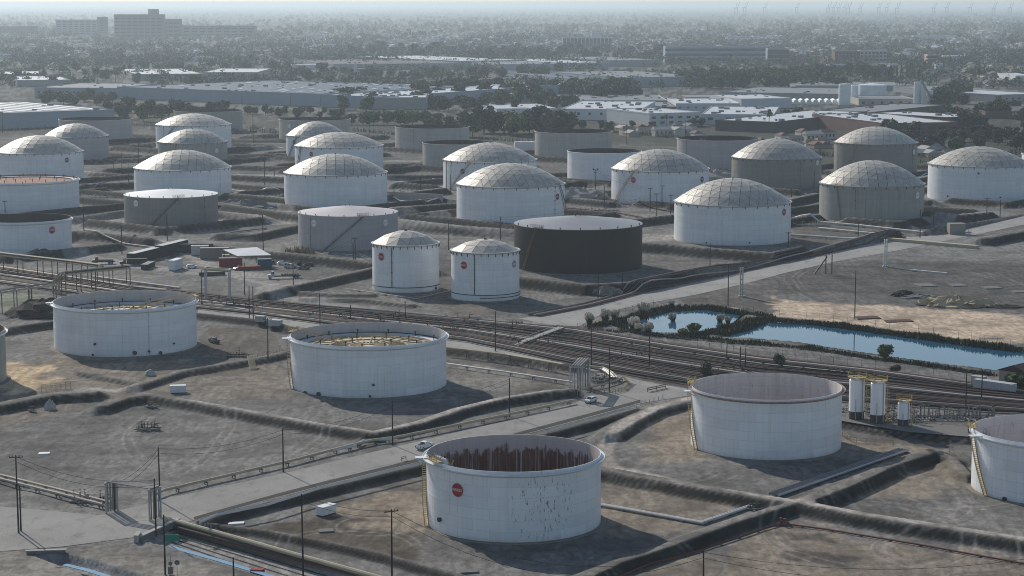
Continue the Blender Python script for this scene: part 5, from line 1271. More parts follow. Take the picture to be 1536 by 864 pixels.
lump('soil_heap', 'low dark heap at the far right of the field', 'soil heap', 1505, 461, 9, 5, 1.0, mat('black soil', (.05,.042,.038), .95), 9)
lump('rubble_pile', 'pale rubble pile beside the dark brown tank foot', 'rubble', 910, 443, 6, 5, 3, mat('rubble', (.2,.19,.18), .95), 10, 12, .8)
lump('soil_heap', 'tall dark soil heap behind the yellow stair tank', 'soil heap', 68, 472, 14, 12, 5.5, mat('black soil', (.05,.042,.038), .95), 12)
lump('soil_heap', 'grey gravel heap right of the grey bright roofed tank', 'soil heap', 363, 313, 22, 12, 5, CONCD, 13)
lump('sand_heap', 'pale soil heap right of the dome with sign at its right end', 'soil heap', 868, 297, 22, 16, 8, mat('pale spoil', (.27,.255,.235), .95), 14, 12, .3)
lump('sand_heap', 'pale soil heap left of the plain grey dome tank', 'soil heap', 1072, 271, 18, 14, 7, mat('pale spoil', (.27,.255,.235), .95), 15)
for i, (px, py, sx, sy) in enumerate(((1360,420,0,0),(1387,428,4,5),(1435,428,3.4,4),(1487,432,4,3.4),(1530,438,4,3),(1301,477,5,3),(1347,482,6,3),(66,681,1.6,1.2),(354,781+5,2,1),(489,797,1.8,1.4),(704,858,2,1.3))):
    if not sx: continue
    x, y, z = gt(px, py); mb = MB(); mb.prism([(-sx,-sy*.8),(sx*.8,-sy),(sx,sy*.7),(-sx*.7,sy)], 0, .3)
    m_ = CONCD if i not in (5, 6) else mat('rusty plate', (.1,.06,.05), .9)
    lab = ['','flat pale slab left in the right field','flat pale slab in the middle of the right field','small pale slab in the right field','pale slab at the right edge of the field','rusty plate at the pole beside the pond','rusty plate right of the pond pole','small white sheet lying on the left lot','white plate on the road by the trench','square pale lid on the dirt left of the nearest tank','pale lid on the dirt below the nearest tank'][i]
    tag(obj('slab', mb, m_ if i not in (7,8) else WHS, None, (x, y, z+.02), .3), lab, 'slab')
x0, y0 = g(1366, 406); x1, y1 = g(1420, 411); mb = MB(); mb.bar((0,0,.3),(x1-x0,y1-y0,.3),1.2,.6)
tag(obj('concrete_beam', mb, P_WHITE, None, (x0,y0,0)), 'long pale beam lying in the right field', 'beam')
x0, y0 = g(1332, 361); x1, y1 = g(1466, 373); mb = MB(); mb.bar((0,0,.7),(x1-x0,y1-y0,.7),3.5,1.6)
tag(obj('concrete_slab', mb, P_BEIGE, None, (x0,y0,0)), 'long low concrete slab at the top of the right field', 'slab')
for i, (p, lab) in enumerate((([(320,370),(383,377),(400,380)], 'pale kerb wall on the dike before the mauve tank'), ([(560,292),(664,298)], 'pale low wall before the beige tanks'))):
    q = [Vector((*g(a, b, 2.8), 2.8)) for a, b in p]; mb = MB()
    for a, b in zip(q[:-1], q[1:]): mb.bar(a-q[0], b-q[0], .7, .9 if i == 0 else 5)
    tag(obj('kerb_wall', mb, CONC, None, q[0]), lab, 'wall')

# ------------------------------------------------------------------ trench heads, signs, barriers
def headwall(label, a, b, z0, z1, th=.8):
    A = Vector((*g(*a), 0)); B = Vector((*g(*b), 0)); mb = MB(); mb.bar(Vector((0,0,(z0+z1)/2)), B-A+Vector((0,0,(z0+z1)/2)), th, z1-z0)
    rt = thing('head_wall', label, 'wall', A); obj('wall', mb, CONCD, rt)
    d = (B-A).normalized(); s = Vector((d.y, -d.x, 0)); mb = MB(); mb.bar(Vector((0,0,z1+.08))-d*.3, B-A+Vector((0,0,z1+.08))+d*.3, th+.3, .16); obj('coping', mb, CONC, rt)
    mb = MB(); L_ = (B-A).length
    for i in range(3): q = d*L_*(i+.5)/3+s*(th/2+.02); mb.bar(q-d*L_*.13+Vector((0,0,-1.3)), q+d*L_*.13+Vector((0,0,-1.3)), .05, 1.6)
    obj('culvert_opening', mb, BLACK, rt)
headwall('concrete head wall of the wide pipe trench at the road end', (207,812), (268,784), -2.6, .9)
headwall('concrete head wall of the lower left trench', (40,830), (98,828), -2.7, .5)
x, y = g(205, 813); mb = MB(); mb.box(-.5,.5,-.6,3.0,-.2,1.6); tag(obj('concrete_pier', mb, CONC, None, (x, y, 0)), 'pale concrete pier at the near end of the trench head wall', 'pier')
x, y, z = gt(262, 812); x, y = g(257, 808); rt = thing('road_sign', 'plain green sign on posts over the wide trench', 'sign', (x, y, -2.4), .15)
mb = MB(); mb.box(-1.7,1.7,-.05,.05,1.9,3.3); obj('sign_board', mb, mat('green sign', (.015,.19,.13), .5), rt); mb = MB(); [mb.bar((e,.1,0),(e,.1,3.3),.12,.12) for e in (-1.3,1.3)]; obj('post', mb, GALV, rt)
x, y, z = gt(266, 868); rt = thing('traffic_sign', 'round sign seen from behind at the bottom left', 'sign', (x, y, z))
mb = MB(); mb.tube([(0,0,0),(0,0,3.4)], .07, 6); obj('post', mb, GALV, rt); mb = MB(); mb.tube([(0,.08,3.3),(0,.12,3.3)], .55, 8); obj('sign_plate', mb, mat('dull sign back', (.14,.14,.14), .6), rt)
x, y, z = gt(256, 862); rt = thing('meter_cabinet', 'grey meter boxes on a mast beside the round sign', 'cabinet', (x, y, z)); mb = MB(); mb.tube([(0,0,0),(0,0,4.5)], .09, 6); obj('mast', mb, GALV, rt)
mb = MB(); mb.box(-.5,.5,-.35,.35,.2,1.7); mb.box(-.35,.35,-.3,.1,2.0,2.7); obj('box', mb, CONCD, rt)
def railing(name, label, cat, pts_px, z, posts, rails, m, step=2.5, pr=.06, rr=.045, base=None):
    P = [Vector((*g(a, b), 0)) for a, b in pts_px]; c = P[0].copy(); rt = thing(name, label, cat, c); mb = MB(); rb = MB()
    for p, q in zip(P[:-1], P[1:]):
        L_ = (q-p).length; n = max(1, int(L_/step)); prev = None
        for i in range(n+1):
            w = p.lerp(q, i/n); gz = h1(w.x, w.y) if base is None else base; w.z = gz
            mb.tube([w-c, w-c+Vector((0,0,z))], pr, 5)
            if prev is not None:
                for k in rails: rb.tube([prev-c+Vector((0,0,z*k)), w-c+Vector((0,0,z*k))], rr, 4)
            prev = w
    obj('post', mb, m, rt); obj('rail', rb, m, rt); return rt
railing('white_bollards', 'row of short white posts along the ditch at the junction', 'bollards', [(954,611),(994,598)], 1.3, 0, (), P_WHITE, 2.6, .13)
railing('wooden_barrier', 'brown plank barrier at the end of the road apron', 'barrier', [(971,588),(998,582)], 1.2, 0, (.5,.95), mat('weathered plank', (.16,.13,.09), .9), 3, .1, .18)
railing('handrail', 'ring of tan railing round the valve pit at the junction', 'railing', [(884,582),(890,590),(915,592),(936,586),(944,578),(936,570)], 1.2, 0, (.5,1), mat('tan rail paint', (.28,.21,.11), .7), 1.5, .09, .08)
railing('handrail', 'tan railing at the dike right of the pale pink tank', 'railing', [(1256,650),(1275,662),(1285,664),(1340,668)], 1.3, 0, (.5,1), mat('tan rail paint', (.28,.21,.11), .7), 2, .06, .05)
railing('handrail', 'tan railing left of the cut off right tank', 'railing', [(1424,684),(1440,690),(1456,694)], 1.3, 0, (.5,1), mat('tan rail paint', (.28,.21,.11), .7), 2, .06, .05)
railing('handrail', 'yellowish railing on the left dike near the boulder', 'railing', [(62,588),(84,586),(106,583)], 2.2, 0, (.5,.75,1), mat('tan rail paint', (.28,.21,.11), .7), 1.4, .07, .06)
railing('handrail', 'rusty railing left of the floating roof tank', 'railing', [(366,545),(400,538),(434,528)], 1.3, 0, (.5,1), mat('rust rail', (.2,.16,.11), .8), 2, .06, .05)
railing('chain_link_fence', 'thin fence between the pale pink tank and the corridor', 'fence', [(976,556),(1000,566),(1034,578)], 1.8, 0, (1,), GALV, 3.5, .05, .03)
railing('chain_link_fence', 'thin fence along the near side of the pond', 'fence', [(866,494),(960,508),(1100,527),(1250,545),(1400,562),(1470,570)], 2.2, 0, (.5,1), mat('fence wire', (.16,.16,.155), .7), 4.5, .06, .035)
railing('chain_link_fence', 'thin fence along the far side of the pond', 'fence', [(905,478),(980,458),(1060,455),(1130,470),(1250,482),(1400,500),(1536,521)], 2.2, 0, (.5,1), mat('fence wire', (.16,.16,.155), .7), 5.5, .05, .03)
railing('chain_link_fence', 'fence along the truck yard edge above the mauve tank foot', 'fence', [(480,390),(540,386),(556,392)], 1.6, 0, (.5,1), P_WHITE, 5, .08, .06)
railing('traffic_barrier', 'low sawhorse barrier behind the nearest tank', 'barrier', [(602,692),(609,690)], 1.1, 0, (.6,1), CONCD, 1.2, .08, .1)
x0, y0 = g(784, 518); x1, y1 = g(842, 496); mb = MB(); mb.bar((0,0,1.2),(x1-x0,y1-y0,1.2),2.2,.25); mb.bar((0,0,1.2),(-4,-6,0),2.2,.2)
rt = thing('footbridge', 'narrow pale footbridge crossing the pipe corridor', 'footbridge', (x0, y0, 0)); obj('deck', mb, CONC, rt)
mb = MB(); d = Vector((x1-x0,y1-y0,0)).normalized(); s = Vector((d.y,-d.x,0)); L_ = math.hypot(x1-x0,y1-y0)
for e in (-1,1):
    mb.tube([s*e+Vector((0,0,2.3)), d*L_+s*e+Vector((0,0,2.3))], .06, 4)
    for i in range(9): q = d*L_*i/8+s*e; mb.tube([q+Vector((0,0,1.2)), q+Vector((0,0,2.3))], .05, 4)
obj('handrail', mb, GALV, rt)
for px, py, px2, py2, lab in ((485,392,500,380,'pale stair up the dike left of the mauve tank'),(423,385-4,432,372,'pale stair over the dike behind the scrap row'),(380,555,372,542,'tan stair on the dike left of the floating roof tank')):
    x, y = g(px, py); x2, y2 = g(px2, py2); rt = thing('stair', lab, 'stair', (x, y, 0)); mb = MB(); n = 14; d = Vector((x2-x, y2-y, 0)); d = d.normalized()*min(d.length, 9); sd = Vector((d.y,-d.x,0)).normalized()
    for i in range(n): q = d*i/n+Vector((0,0,.25+3.0*i/n)); mb.bar(q-sd*1.0, q+sd*1.0, .5, .12)
    obj('tread', mb, P_BEIGE, rt); mb = MB(); [mb.bar(sd*e, sd*e+d+Vector((0,0,3.2)), .15, .3) for e in (-1,1)]; obj('stringer', mb, P_BEIGE, rt)

# ------------------------------------------------------------------ vegetation
def leafmat(name, a, b, sc=.5, rnd=.25):
    m, N, L, bs = nt(name); tc = N.new('ShaderNodeTexCoord')
    c = mix(N, L, a, b, remap(N, L, noise(N, L, tc.outputs['Object'], sc, 3), .35, .65))
    oi = N.new('ShaderNodeObjectInfo'); h = N.new('ShaderNodeHueSaturation'); L.new(remap(N, L, oi.outputs['Random'], 0, 1, 1-rnd, 1+rnd), h.inputs['Value']); L.new(c, h.inputs['Color'])
    L.new(h.outputs[0], bs.inputs['Base Color']); bs.inputs['Roughness'].default_value = .8; bs.inputs['Specular IOR Level'].default_value = .2
    return m
LF_D = leafmat('dark leaf', (.052,.063,.044), (.095,.108,.068)); LF_M = leafmat('mid green leaf', (.05,.075,.032), (.10,.132,.055)); LF_Y = leafmat('yellow green leaf', (.12,.145,.05), (.20,.22,.09))
LF_O = leafmat('olive dry leaf', (.055,.055,.04), (.095,.09,.06)); LF_P = leafmat('pampas plume', (.42,.36,.27), (.55,.49,.4)); LF_R = leafmat('reed', (.035,.045,.022), (.085,.085,.045), 1.0)
BARK = mat('bark', (.06,.05,.04), .9)
def crown(seed, n_lobes, leaves, leaf, w, h, z0, flat=1.0, core=.72):
    """lobed crown of many small leaf-cluster faces round small dark-in-depth lobes; gaps stay between lobes"""
    r2 = random.Random(seed); mb = MB(); lobes = []
    for i in range(n_lobes):
        a = r2.uniform(0, 6.28); rr = r2.random()**.6*w*.36; zz = z0+h*(.22+.6*r2.random()); s = w*r2.uniform(.17,.28)*(1.15-.5*abs((zz-z0)/h-.45))
        lobes.append((rr*math.cos(a), rr*math.sin(a), zz, s, s*flat*r2.uniform(.7,1.0)))
    for (x, y, z, s, sz) in lobes:       # low core, uneven
        vs = []; fs = []; k = 6
        for j in range(4):
            for i in range(k):
                a = 6.283*i/k+j*.5; f = math.sin(math.pi*(j+.5)/4)*core*r2.uniform(.75,1.05)
                vs.append((x+s*f*math.cos(a), y+s*f*math.sin(a), z+sz*core*math.cos(math.pi*(j+.5)/4)))
        fs = [(j*k+i, (j+1)*k+i, (j+1)*k+(i+1) % k, j*k+(i+1) % k) for j in range(3) for i in range(k)]+[tuple(range(k)), tuple(range(4*k-1, 3*k-1, -1))]
        mb.add(vs, fs)
    for i in range(leaves):
        x, y, z, s, sz = r2.choice(lobes); u = r2.uniform(-1, 1); a = r2.uniform(0, 6.28); q = math.sqrt(1-u*u); rad = r2.uniform(.8,1.12)
        p = Vector((x+s*q*math.cos(a)*rad, y+s*q*math.sin(a)*rad, z+sz*u*rad)); l = leaf*r2.uniform(.6,1.3)
        d1 = Vector((r2.uniform(-1,1), r2.uniform(-1,1), r2.uniform(-.6,.6))).normalized()*l; d2 = Vector((r2.uniform(-1,1), r2.uniform(-1,1), r2.uniform(-1,1))).normalized()*l*.7
        mb.add([p-d1, p+d2, p+d1, p-d2*.8], [(0,1,2),(0,2,3)])
    return mb
def trunk(h, w, seed, limbs=5):
    r2 = random.Random(seed); mb = MB(); mb.tube([(0,0,-.2),(.1*w,0,h*.25),(0,.05*w,h*.5),(.03*w,0,h*.72)], [h*.04,h*.03,h*.022,h*.01], 6)
    for i in range(limbs):
        a = 6.28*i/limbs+r2.uniform(-.4,.4); z = h*r2.uniform(.25,.5); mb.tube([(0,0,z),(w*.16*math.cos(a),w*.16*math.sin(a),z+h*.15),(w*.3*math.cos(a),w*.3*math.sin(a),z+h*.25)], [h*.016,h*.011,h*.005], 5)
    return mb
TREE = {}
def tree_kind(kind, v):
    if (kind, v) in TREE: return TREE[(kind, v)]
    s = v*13+sum(map(ord, kind)) % 97
    if kind == 'round': c = crown(s, 13, 900, .085, .95, .86, .1, 1.0, .85); lm = LF_Y if v % 2 else LF_M; t = trunk(.6, .7, s)
    elif kind == 'dark': c = crown(s, 14, 900, .085, .9, .92, .04, 1.1, .82); lm = LF_D; t = trunk(.75, .7, s)
    elif kind == 'olive': c = crown(s, 12, 700, .085, .85, .84, .1, .9, .74); lm = LF_O; t = trunk(.85, .7, s, 7)
    elif kind == 'mid': c = crown(s, 13, 900, .085, .95, .84, .08, 1.0, .82); lm = LF_M; t = trunk(.75, .8, s)
    elif kind == 'cypress':
        c = MB(); r2 = random.Random(s); lm = LF_D
        for i in range(420):
            z = r2.random(); rr = .17*(1-z)**.7*min(1, z*6+.3)*r2.uniform(.6,1.1); a = r2.uniform(0,6.28); p = Vector((rr*math.cos(a), rr*math.sin(a), .06+z*.94))
            d1 = Vector((math.cos(a),math.sin(a),1.2)).normalized()*.07; d2 = Vector((-math.sin(a),math.cos(a),.2))*.05; c.add([p-d1, p+d2, p+d1, p-d2], [(0,1,2,3)])
        t = trunk(.5, .1, s, 0)
    else:  # palm
        c = MB(); r2 = random.Random(s); lm = LF_O
        for i in range(34):
            a = r2.uniform(0,6.28); up = r2.uniform(-.9,.9); L_ = .2; P = [Vector((0,0,.93))]
            for j in range(1,4): P.append(Vector((math.cos(a)*L_*j/3*.8, math.sin(a)*L_*j/3*.8, .93+L_*(up*j/3-.55*(j/3)**2))))
            sd = Vector((-math.sin(a), math.cos(a), 0))*.028
            for p, q in zip(P[:-1], P[1:]): c.add([p-sd, p+sd, q+sd, q-sd], [(0,1,2,3)])
        for i in range(60):
            a = r2.uniform(0,6.28); z = r2.uniform(.72,.92); p = Vector((math.cos(a)*.05, math.sin(a)*.05, z)); c.add([p, p+Vector((math.cos(a)*.04, math.sin(a)*.04, -.09)), p+Vector((-math.sin(a)*.03, math.cos(a)*.03, -.05))], [(0,1,2)])
        t = MB(); t.tube([(0,0,-.1),(.02,0,.5),(0,0,.93)], [.022,.016,.014], 6)
    TREE[(kind, v)] = (c.mesh('crown', lm), t.mesh('trunk', BARK)); return TREE[(kind, v)]
def tree(kind, v, px, py, hm, label, group, wide=1.0, base='tree', full=True):
    x, y = g(px, py); z = h1(x, y) if y < 1900 else 0
    cm, tm = tree_kind(kind, v); nm = {'cypress':'cypress_tree','palm':'palm_tree'}.get(kind, 'leafy_tree')
    if base != 'tree': nm = base
    rt = thing(nm, label, 'tree' if base == 'tree' else 'shrub', (x, y, z), rng.uniform(0, 6.28), group); rt.scale = (hm*wide, hm*wide, hm)
    obj('crown', cm, None, rt); obj('trunk', tm, None, rt); return rt
# pond edge
tree('mid', 3, 1327, 538, 5.2, 'round dark green bush standing alone at the pond edge', None, 1.15, 'shrub')
tree('round', 1, 1040, 503, 4.4, 'bright green bush on the pond dike', None, 1.3, 'shrub')
tree('round', 3, 1024, 505, 3.2, 'green bush left on the pond dike', None, 1.2, 'shrub')
tree('mid', 5, 1530, 585, 5.5, 'bright green bush at the right edge beside the trailer', None, 1.4, 'shrub')
tree('mid', 1, 1518, 583, 4.6, 'green bush behind the end of the long white trailer', None, 1.3, 'shrub')
tree('dark', 5, 1168, 552, 4.6, 'small dark tree in the corridor behind the pale pink tank', None, .8, 'shrub')
tree('olive', 5, 1342, 560, 3.6, 'pale topped bush by the corridor fence', None, 1.1, 'shrub')
tree('olive', 1, 1058, 566, 5.5, 'yellowish bush behind the rim of the pale pink tank', None, 1.0, 'shrub')
def pampas(px, py, s, label, plumes=46):
    x, y, z = gt(px, py); r2 = random.Random(px); a_ = MB(); b_ = MB()
    for i in range(170):
        a = r2.uniform(0, 6.28); l = s*r2.uniform(.35,.75); o = r2.uniform(.2,.75); P0 = Vector((r2.uniform(-.3,.3)*s*.5, r2.uniform(-.3,.3)*s*.5, 0)); P1 = P0+Vector((math.cos(a)*l*o*.5, math.sin(a)*l*o*.5, l*.8)); P2 = P0+Vector((math.cos(a)*l*o*1.1, math.sin(a)*l*o*1.1, l*.75)); sd = Vector((-math.sin(a), math.cos(a), 0))*.07*s*.5
        a_.add([P0-sd, P0+sd, P1+sd*.7, P1-sd*.7, P2], [(0,1,2,3),(3,2,4)])
    for i in range(plumes):
        a = r2.uniform(0, 6.28); o = r2.uniform(0,.32)*s; h = s*r2.uniform(.7,1.05); p = Vector((math.cos(a)*o, math.sin(a)*o, h*.6)); q = Vector((math.cos(a)*o*1.35, math.sin(a)*o*1.35, h)); b_.tube([p, p.lerp(q,.4), p.lerp(q,.75), q], [.06*s*.5,.22*s*.5,.17*s*.5,.03], 5)
    rt = thing('pampas_grass', label, 'grass clump', (x, y, z)); obj('blades', a_, LF_R, rt); obj('plumes', b_, LF_P, rt)
for i, (px, py, s, lab) in enumerate(((884,488,4.6,'pampas clump leftmost at the pond corner beside the pole'),(908,484,5.0,'broad pampas clump second at the pond corner'),(922,482,4.2,'pampas clump third at the pond corner'),(966,478,6.0,'tall pampas clump at the left end of the pond'),
        (950,497,5.2,'pampas clump in front of the pond left end'),(1009,482+2,3.8,'tan reed clump standing in the pond'),(958,500,3.6,'small pampas clump in front of the pond'),(1080,486,3.8,'pampas clump on the pond dike left'),(1092,487,3.4,'pampas clump on the pond dike right'),(973,502,4.4,'bare pale bush by the pole in front of the pond'),(1007,462,3.2,'pampas clump at the far pond corner'))):
    pampas(px, py, s, lab)
# reed belts round the water: uncountable
def reeds(name, label, lines, hmin, hmax, dens, m=LF_R, wid=2.0):
    r2 = random.Random(len(lines)*7+int(hmax*10)); mb = MB()
    for pts in lines:
        P = [Vector((*g(a, b, -.2), 0)) for a, b in pts]
        for p, q in zip(P[:-1], P[1:]):
            n = int((q-p).length*dens)
            for i in range(n):
                w = p.lerp(q, r2.random())+Vector((r2.gauss(0, wid*.45), r2.gauss(0, wid*.45), 0)); w.z = -.5
                h = r2.uniform(hmin, hmax)*(.6+.8*vnoise(np.array([w.x/5]), np.array([w.y/5]), 9)[0]); a = r2.uniform(0, 6.28); l = Vector((math.cos(a), math.sin(a), 0))*h*.3; sd = Vector((-math.sin(a), math.cos(a), 0))*r2.uniform(.12,.3)
                mb.add([w-sd, w+sd, w+l*.6+Vector((0,0,h*.7))+sd*.7, w+l*.6+Vector((0,0,h*.7))-sd*.7, w+l+Vector((0,0,h))], [(0,1,2,3),(3,2,4)])
    o = obj(name, mb, m, kind='stuff'); tag(o, label, 'reeds')
reeds('reeds', 'dark reeds growing all round the pond', [[(884,492),(930,484),(960,472),(1000,462),(1060,461),(1130,472),(1160,477)],[(1152,480),(1220,484),(1300,494),(1400,508),(1470,518),(1590,531)],[(938,498),(1000,506),(1040,508),(1090,512),(1150,518),(1210,523)],[(1210,523),(1300,537),(1400,551),(1490,564)],
     [(1030,503),(1060,500),(1100,490),(1140,479)],[(1040,505),(1075,501),(1110,493),(1148,478)],[(900,490),(925,484),(938,497)]], .8, 1.9, 30, LF_R, 2.2)
reeds('shrubs', 'low dark shrubs along the near pond shore', [[(884,494),(935,500)],[(1000,508),(1200,524)],[(1200,524),(1480,563)]], .8, 1.7, 9, LF_D, 1.4)
reeds('weeds', 'green weeds in the roadside ditch behind the nearest tank', [[(810,653),(860,637),(910,622),(955,608),(985,603),(1020,600)],[(985,600),(1030,596)]], .15, .5, 26, leafmat('fresh weeds', (.07,.12,.035), (.11,.17,.05)), 1.0)
reeds('hedge', 'dark hedge and scrub along the rear edge of the yard', [[(-40,200),(90,193)],[(360,192),(420,202)],[(530,197),(600,203)],[(690,208),(800,214)],[(910,198),(1015,208)],[(1140,218),(1250,236)],[(1375,244),(1460,238),(1560,226)],[(160,186),(240,190)]], 1.5, 5, 3.0, LF_D, 9)
reeds('dry_grass', 'dry yellow grass at the foot of the mauve cone roof tank', [[(430,378),(450,379),(470,381)],[(775,378),(785,395),(790,400)]], 1.2, 3.2, 12, leafmat('dry grass', (.2,.16,.09), (.32,.26,.15)), 4)
reeds('weeds', 'dry weeds scattered between the far dikes', [[(590,300),(640,296)],[(900,306),(930,311)],[(1210,330),(1240,334)],[(560,405),(540,398)]], .8, 2.2, 4, leafmat('dry weeds', (.1,.085,.05), (.18,.15,.09)), 5)
# ------------------------------------------------------------------ buildings beyond the yard
def wallm(n, c): return mat('wall '+n, c, .8, 0, .1, .08)
W_WH = wallm('white', (.50,.52,.54)); W_GR = wallm('grey', (.27,.28,.29)); W_BL = wallm('blue grey', (.27,.315,.37)); W_HZ = wallm('hospital grey', (.15,.15,.15)); W_DK = wallm('dark', (.085,.085,.085)); W_BR = wallm('brick', (.13,.085,.075)); W_BE = wallm('beige', (.38,.35,.31)); W_PK = wallm('pink', (.42,.3,.26))
R_WH = mat('white roof membrane', (.46,.475,.49), .5, 0, .15, .05); R_GR = mat('grey roof membrane', (.20,.21,.22), .6, 0, .2, .05); R_BL = mat('blue grey roof', (.105,.135,.175), .6, 0, .2, .05); R_DK = mat('dark roof', (.10,.10,.105), .7, 0, .25, .05)
UNITM = mat('roof unit metal', (.2,.205,.21), .6); SKYL = mat('roof skylight', (.80,.82,.84), .3)
_win = {}
def bld(label, xl, xr, ybl, ybr, ye, yk, wall, roof, cat='building', name='building', win=None, units=0, strips=0, seed=1, parapet=.8, depth=None, hmax=None):
    ax, ay = g(xl, ybl); bx, by = g(xr, ybr); d = Vector((bx-ax, by-ay, 0)); W = d.length; ang = math.atan2(d.y, d.x)
    h = max(3.0, zat(ay, ye)); my = (ay+by)/2
    D = depth if depth else max(12, ((h-CH)/ratio(yk)-ay)/max(.5, math.cos(ang)))
    rt = thing(name, label, cat, (ax, ay, 0), ang)
    mb = MB(); mb.box(0, W, 0, D, -1, h); obj('wall', mb, wall, rt)
    mb = MB(); mb.box(.4, W-.4, .4, D-.4, h+.003, h+.15); rf = obj('roof', mb, roof, rt)
    mb = MB()
    for a, b, c, e in ((-.15,W+.15,-.15,.35),(-.15,W+.15,D-.35,D+.15),(-.15,.35,.35,D-.35),(W-.35,W+.15,.35,D-.35)): mb.box(a, b, c, e, h-.3, h+parapet)
    obj('parapet', mb, wall, rt)
    r2 = random.Random(seed); U = MB(); 
    for i in range(units):
        s = r2.uniform(1.2, 3.5); x = r2.uniform(4, max(5, W-6)); y = r2.uniform(3, max(4, D-5)); U.box(x, x+s*1.6, y, y+s, h+.1, h+.15+s*.55)
    if U.v: obj('roof_units', U, UNITM, rf, kind='stuff')
    S = MB()
    for i in range(strips):
        x = W*(i+.25)/strips; S.box(x, x+W/strips*.42, D*.12, D*.88, h+.154, h+.35)
    if S.v: obj('skylight_strips', S, SKYL, rf, kind='stuff')
    if win:
        rows, cols, ww, wh, z0, z1 = win
        if (ww, wh) not in _win: q = MB(); q.box(-ww/2, ww/2, -.06, .1, -wh/2, wh/2); _win[(ww, wh)] = q.mesh('window', GLASS)
        for r in range(rows):
            for c in range(cols):
                obj('window', _win[(ww, wh)], None, rt, (W*(c+.5)/cols, -.02, h*(z0+(z1-z0)*(r+.5)/rows)))
    return rt
bld('low warehouse with striped bright roof at the left edge', -60, 172, 196, 187, 173, 159, W_BL, R_GR, units=10, strips=11, seed=2)
wb = bld('huge blue grey warehouse with long low roof on the left', 176, 480, 148, 160, 131, 121, W_BL, R_BL, units=60, seed=3)
_h = max(v.co.z for v in wb.children[0].data.vertices); _W = max(v.co.x for v in wb.children[0].data.vertices); _D = max(v.co.y for v in wb.children[0].data.vertices)
_S = MB(); _r = random.Random(8)
for i in range(70):
    x = _W*_r.uniform(.5, .99) if i > 14 else _W*_r.uniform(.1, .5); y = _r.uniform(4, _D-12); _S.box(x-_r.uniform(3,8), x, y, y+_r.uniform(3,9), _h+.155, _h+.3+i*.002)
obj('skylight_patches', _S, SKYL, wb, kind='stuff')
bld('bright roofed right end of the huge blue grey warehouse', 481, 575, 160, 163, 143, 124, W_BL, R_WH, units=40, strips=7, seed=4)
bld('pale blue warehouse with small windows left of the huge one', 52, 172, 147, 148, 132, 125, W_BL, R_GR, win=(1,9,2.2,1.6,.4,.8), units=8)
bld('long grey warehouse second row at the left', 26, 106, 130, 129, 121, 115, W_GR, R_WH, units=6)
bld('bright roof shed far left', -20, 70, 118, 117, 112, 108, W_GR, R_WH, units=12, seed=8)
bld('white roofed hall behind the huge warehouse', 205, 304, 121, 120, 112, 104, W_GR, R_WH, units=16, seed=9)
bld('pale grey hall with blank end wall behind the huge warehouse', 304, 386, 121, 121, 109, 103, W_BE, R_WH, units=4, seed=10)
bld('grey hall with cluttered white roof left of centre', 545, 640, 164, 164, 147, 128, W_GR, R_WH, units=30, seed=11)
bld('white roofed hall behind the trees left of centre', 495, 548, 148, 148, 138, 127, W_GR, R_WH, units=14, seed=12)
bld('long dark roofed factory near the church', 500, 690, 106, 104, 97, 90, W_GR, R_DK, units=8, seed=13)
bld('long pale factory right of the dark roofed one', 690, 790, 101, 99, 92, 85, W_BL, R_WH, units=6, seed=14)
bld('pale flat hall in the middle of the long factory row', 752, 842, 105, 104, 97, 90, W_BL, R_GR, units=4, seed=15)
bld('bright gabled hall in the factory row', 843, 914, 103, 102, 95, 89, W_BL, R_WH, units=4, seed=16)
bld('grey hall with light roof edge right in the factory row', 915, 992, 100, 99, 91, 86, W_GR, R_GR, units=5, seed=17)
bld('wide warehouse with rows of roof lines in the middle', 862, 935, 127, 126, 119, 109, W_BL, R_GR, units=40, seed=18)
bld('blue grey warehouse with blank wall before the long office', 935, 1062, 131, 129, 117, 108, W_BL, R_GR, units=36, seed=19)
bld('white office block with round windows in the centre', 842, 962, 180, 181, 164, 152, W_WH, R_WH, win=(1,7,2.6,2.6,.45,.75), units=20, seed=20)
bld('white office with blue roof edge behind the round windows', 832, 1000, 160, 160, 151, 143, W_WH, R_GR, units=24, seed=21)
bld('brown walled office wing among the white offices', 958, 1014, 170, 170, 161, 153, W_BR, R_GR, units=6, seed=22)
bld('white two storey office with dark windows left of the palm', 974, 1052, 191, 189, 171, 164, W_WH, R_WH, win=(2,6,4.2,2.2,.15,.9), units=10, seed=23)
bld('long white office row behind the palm', 1052, 1160, 187, 188, 172, 160, W_WH, R_WH, win=(1,4,5,2.6,.4,.8), units=18, seed=24)
bld('white office with stepped roof behind the white row', 1014, 1110, 168, 168, 156, 148, W_WH, R_WH, win=(1,8,3,2,.4,.7), units=12, seed=25)
bld('brown office between white blocks in the distance', 1028, 1080, 152, 152, 147, 142, W_BR, R_GR, seed=26)
bld('white block left of the silos', 1112, 1187, 163, 162, 149, 143, W_WH, R_WH, units=8, seed=27)
bld('long grey shed roof left of the silos', 1083, 1258, 149, 152, 139, 131, W_GR, R_GR, units=10, seed=28)
bld('long flat shed behind the silos', 1192, 1370, 136, 136, 129, 123, W_GR, R_GR, units=6, seed=29)
bld('low works building under the white round tank', 1288, 1372, 158, 158, 149, 144, W_BE, R_GR, win=(1,6,3,2.4,.2,.7), seed=30)
bld('long brown shed with pale roof receding to the right', 1163, 1300, 199, 182, 184, 166, W_DK, R_WH, units=14, seed=31, depth=60)
bld('dark shed continuing the long brown one', 1300, 1420, 181, 168, 170, 158, W_DK, R_GR, units=8, seed=32, depth=60)
bld('brick office with white roof and band windows', 1326, 1437, 205, 203, 186, 172, W_BR, R_WH, win=(2,7,7,1.8,.1,.8), units=14, seed=33)
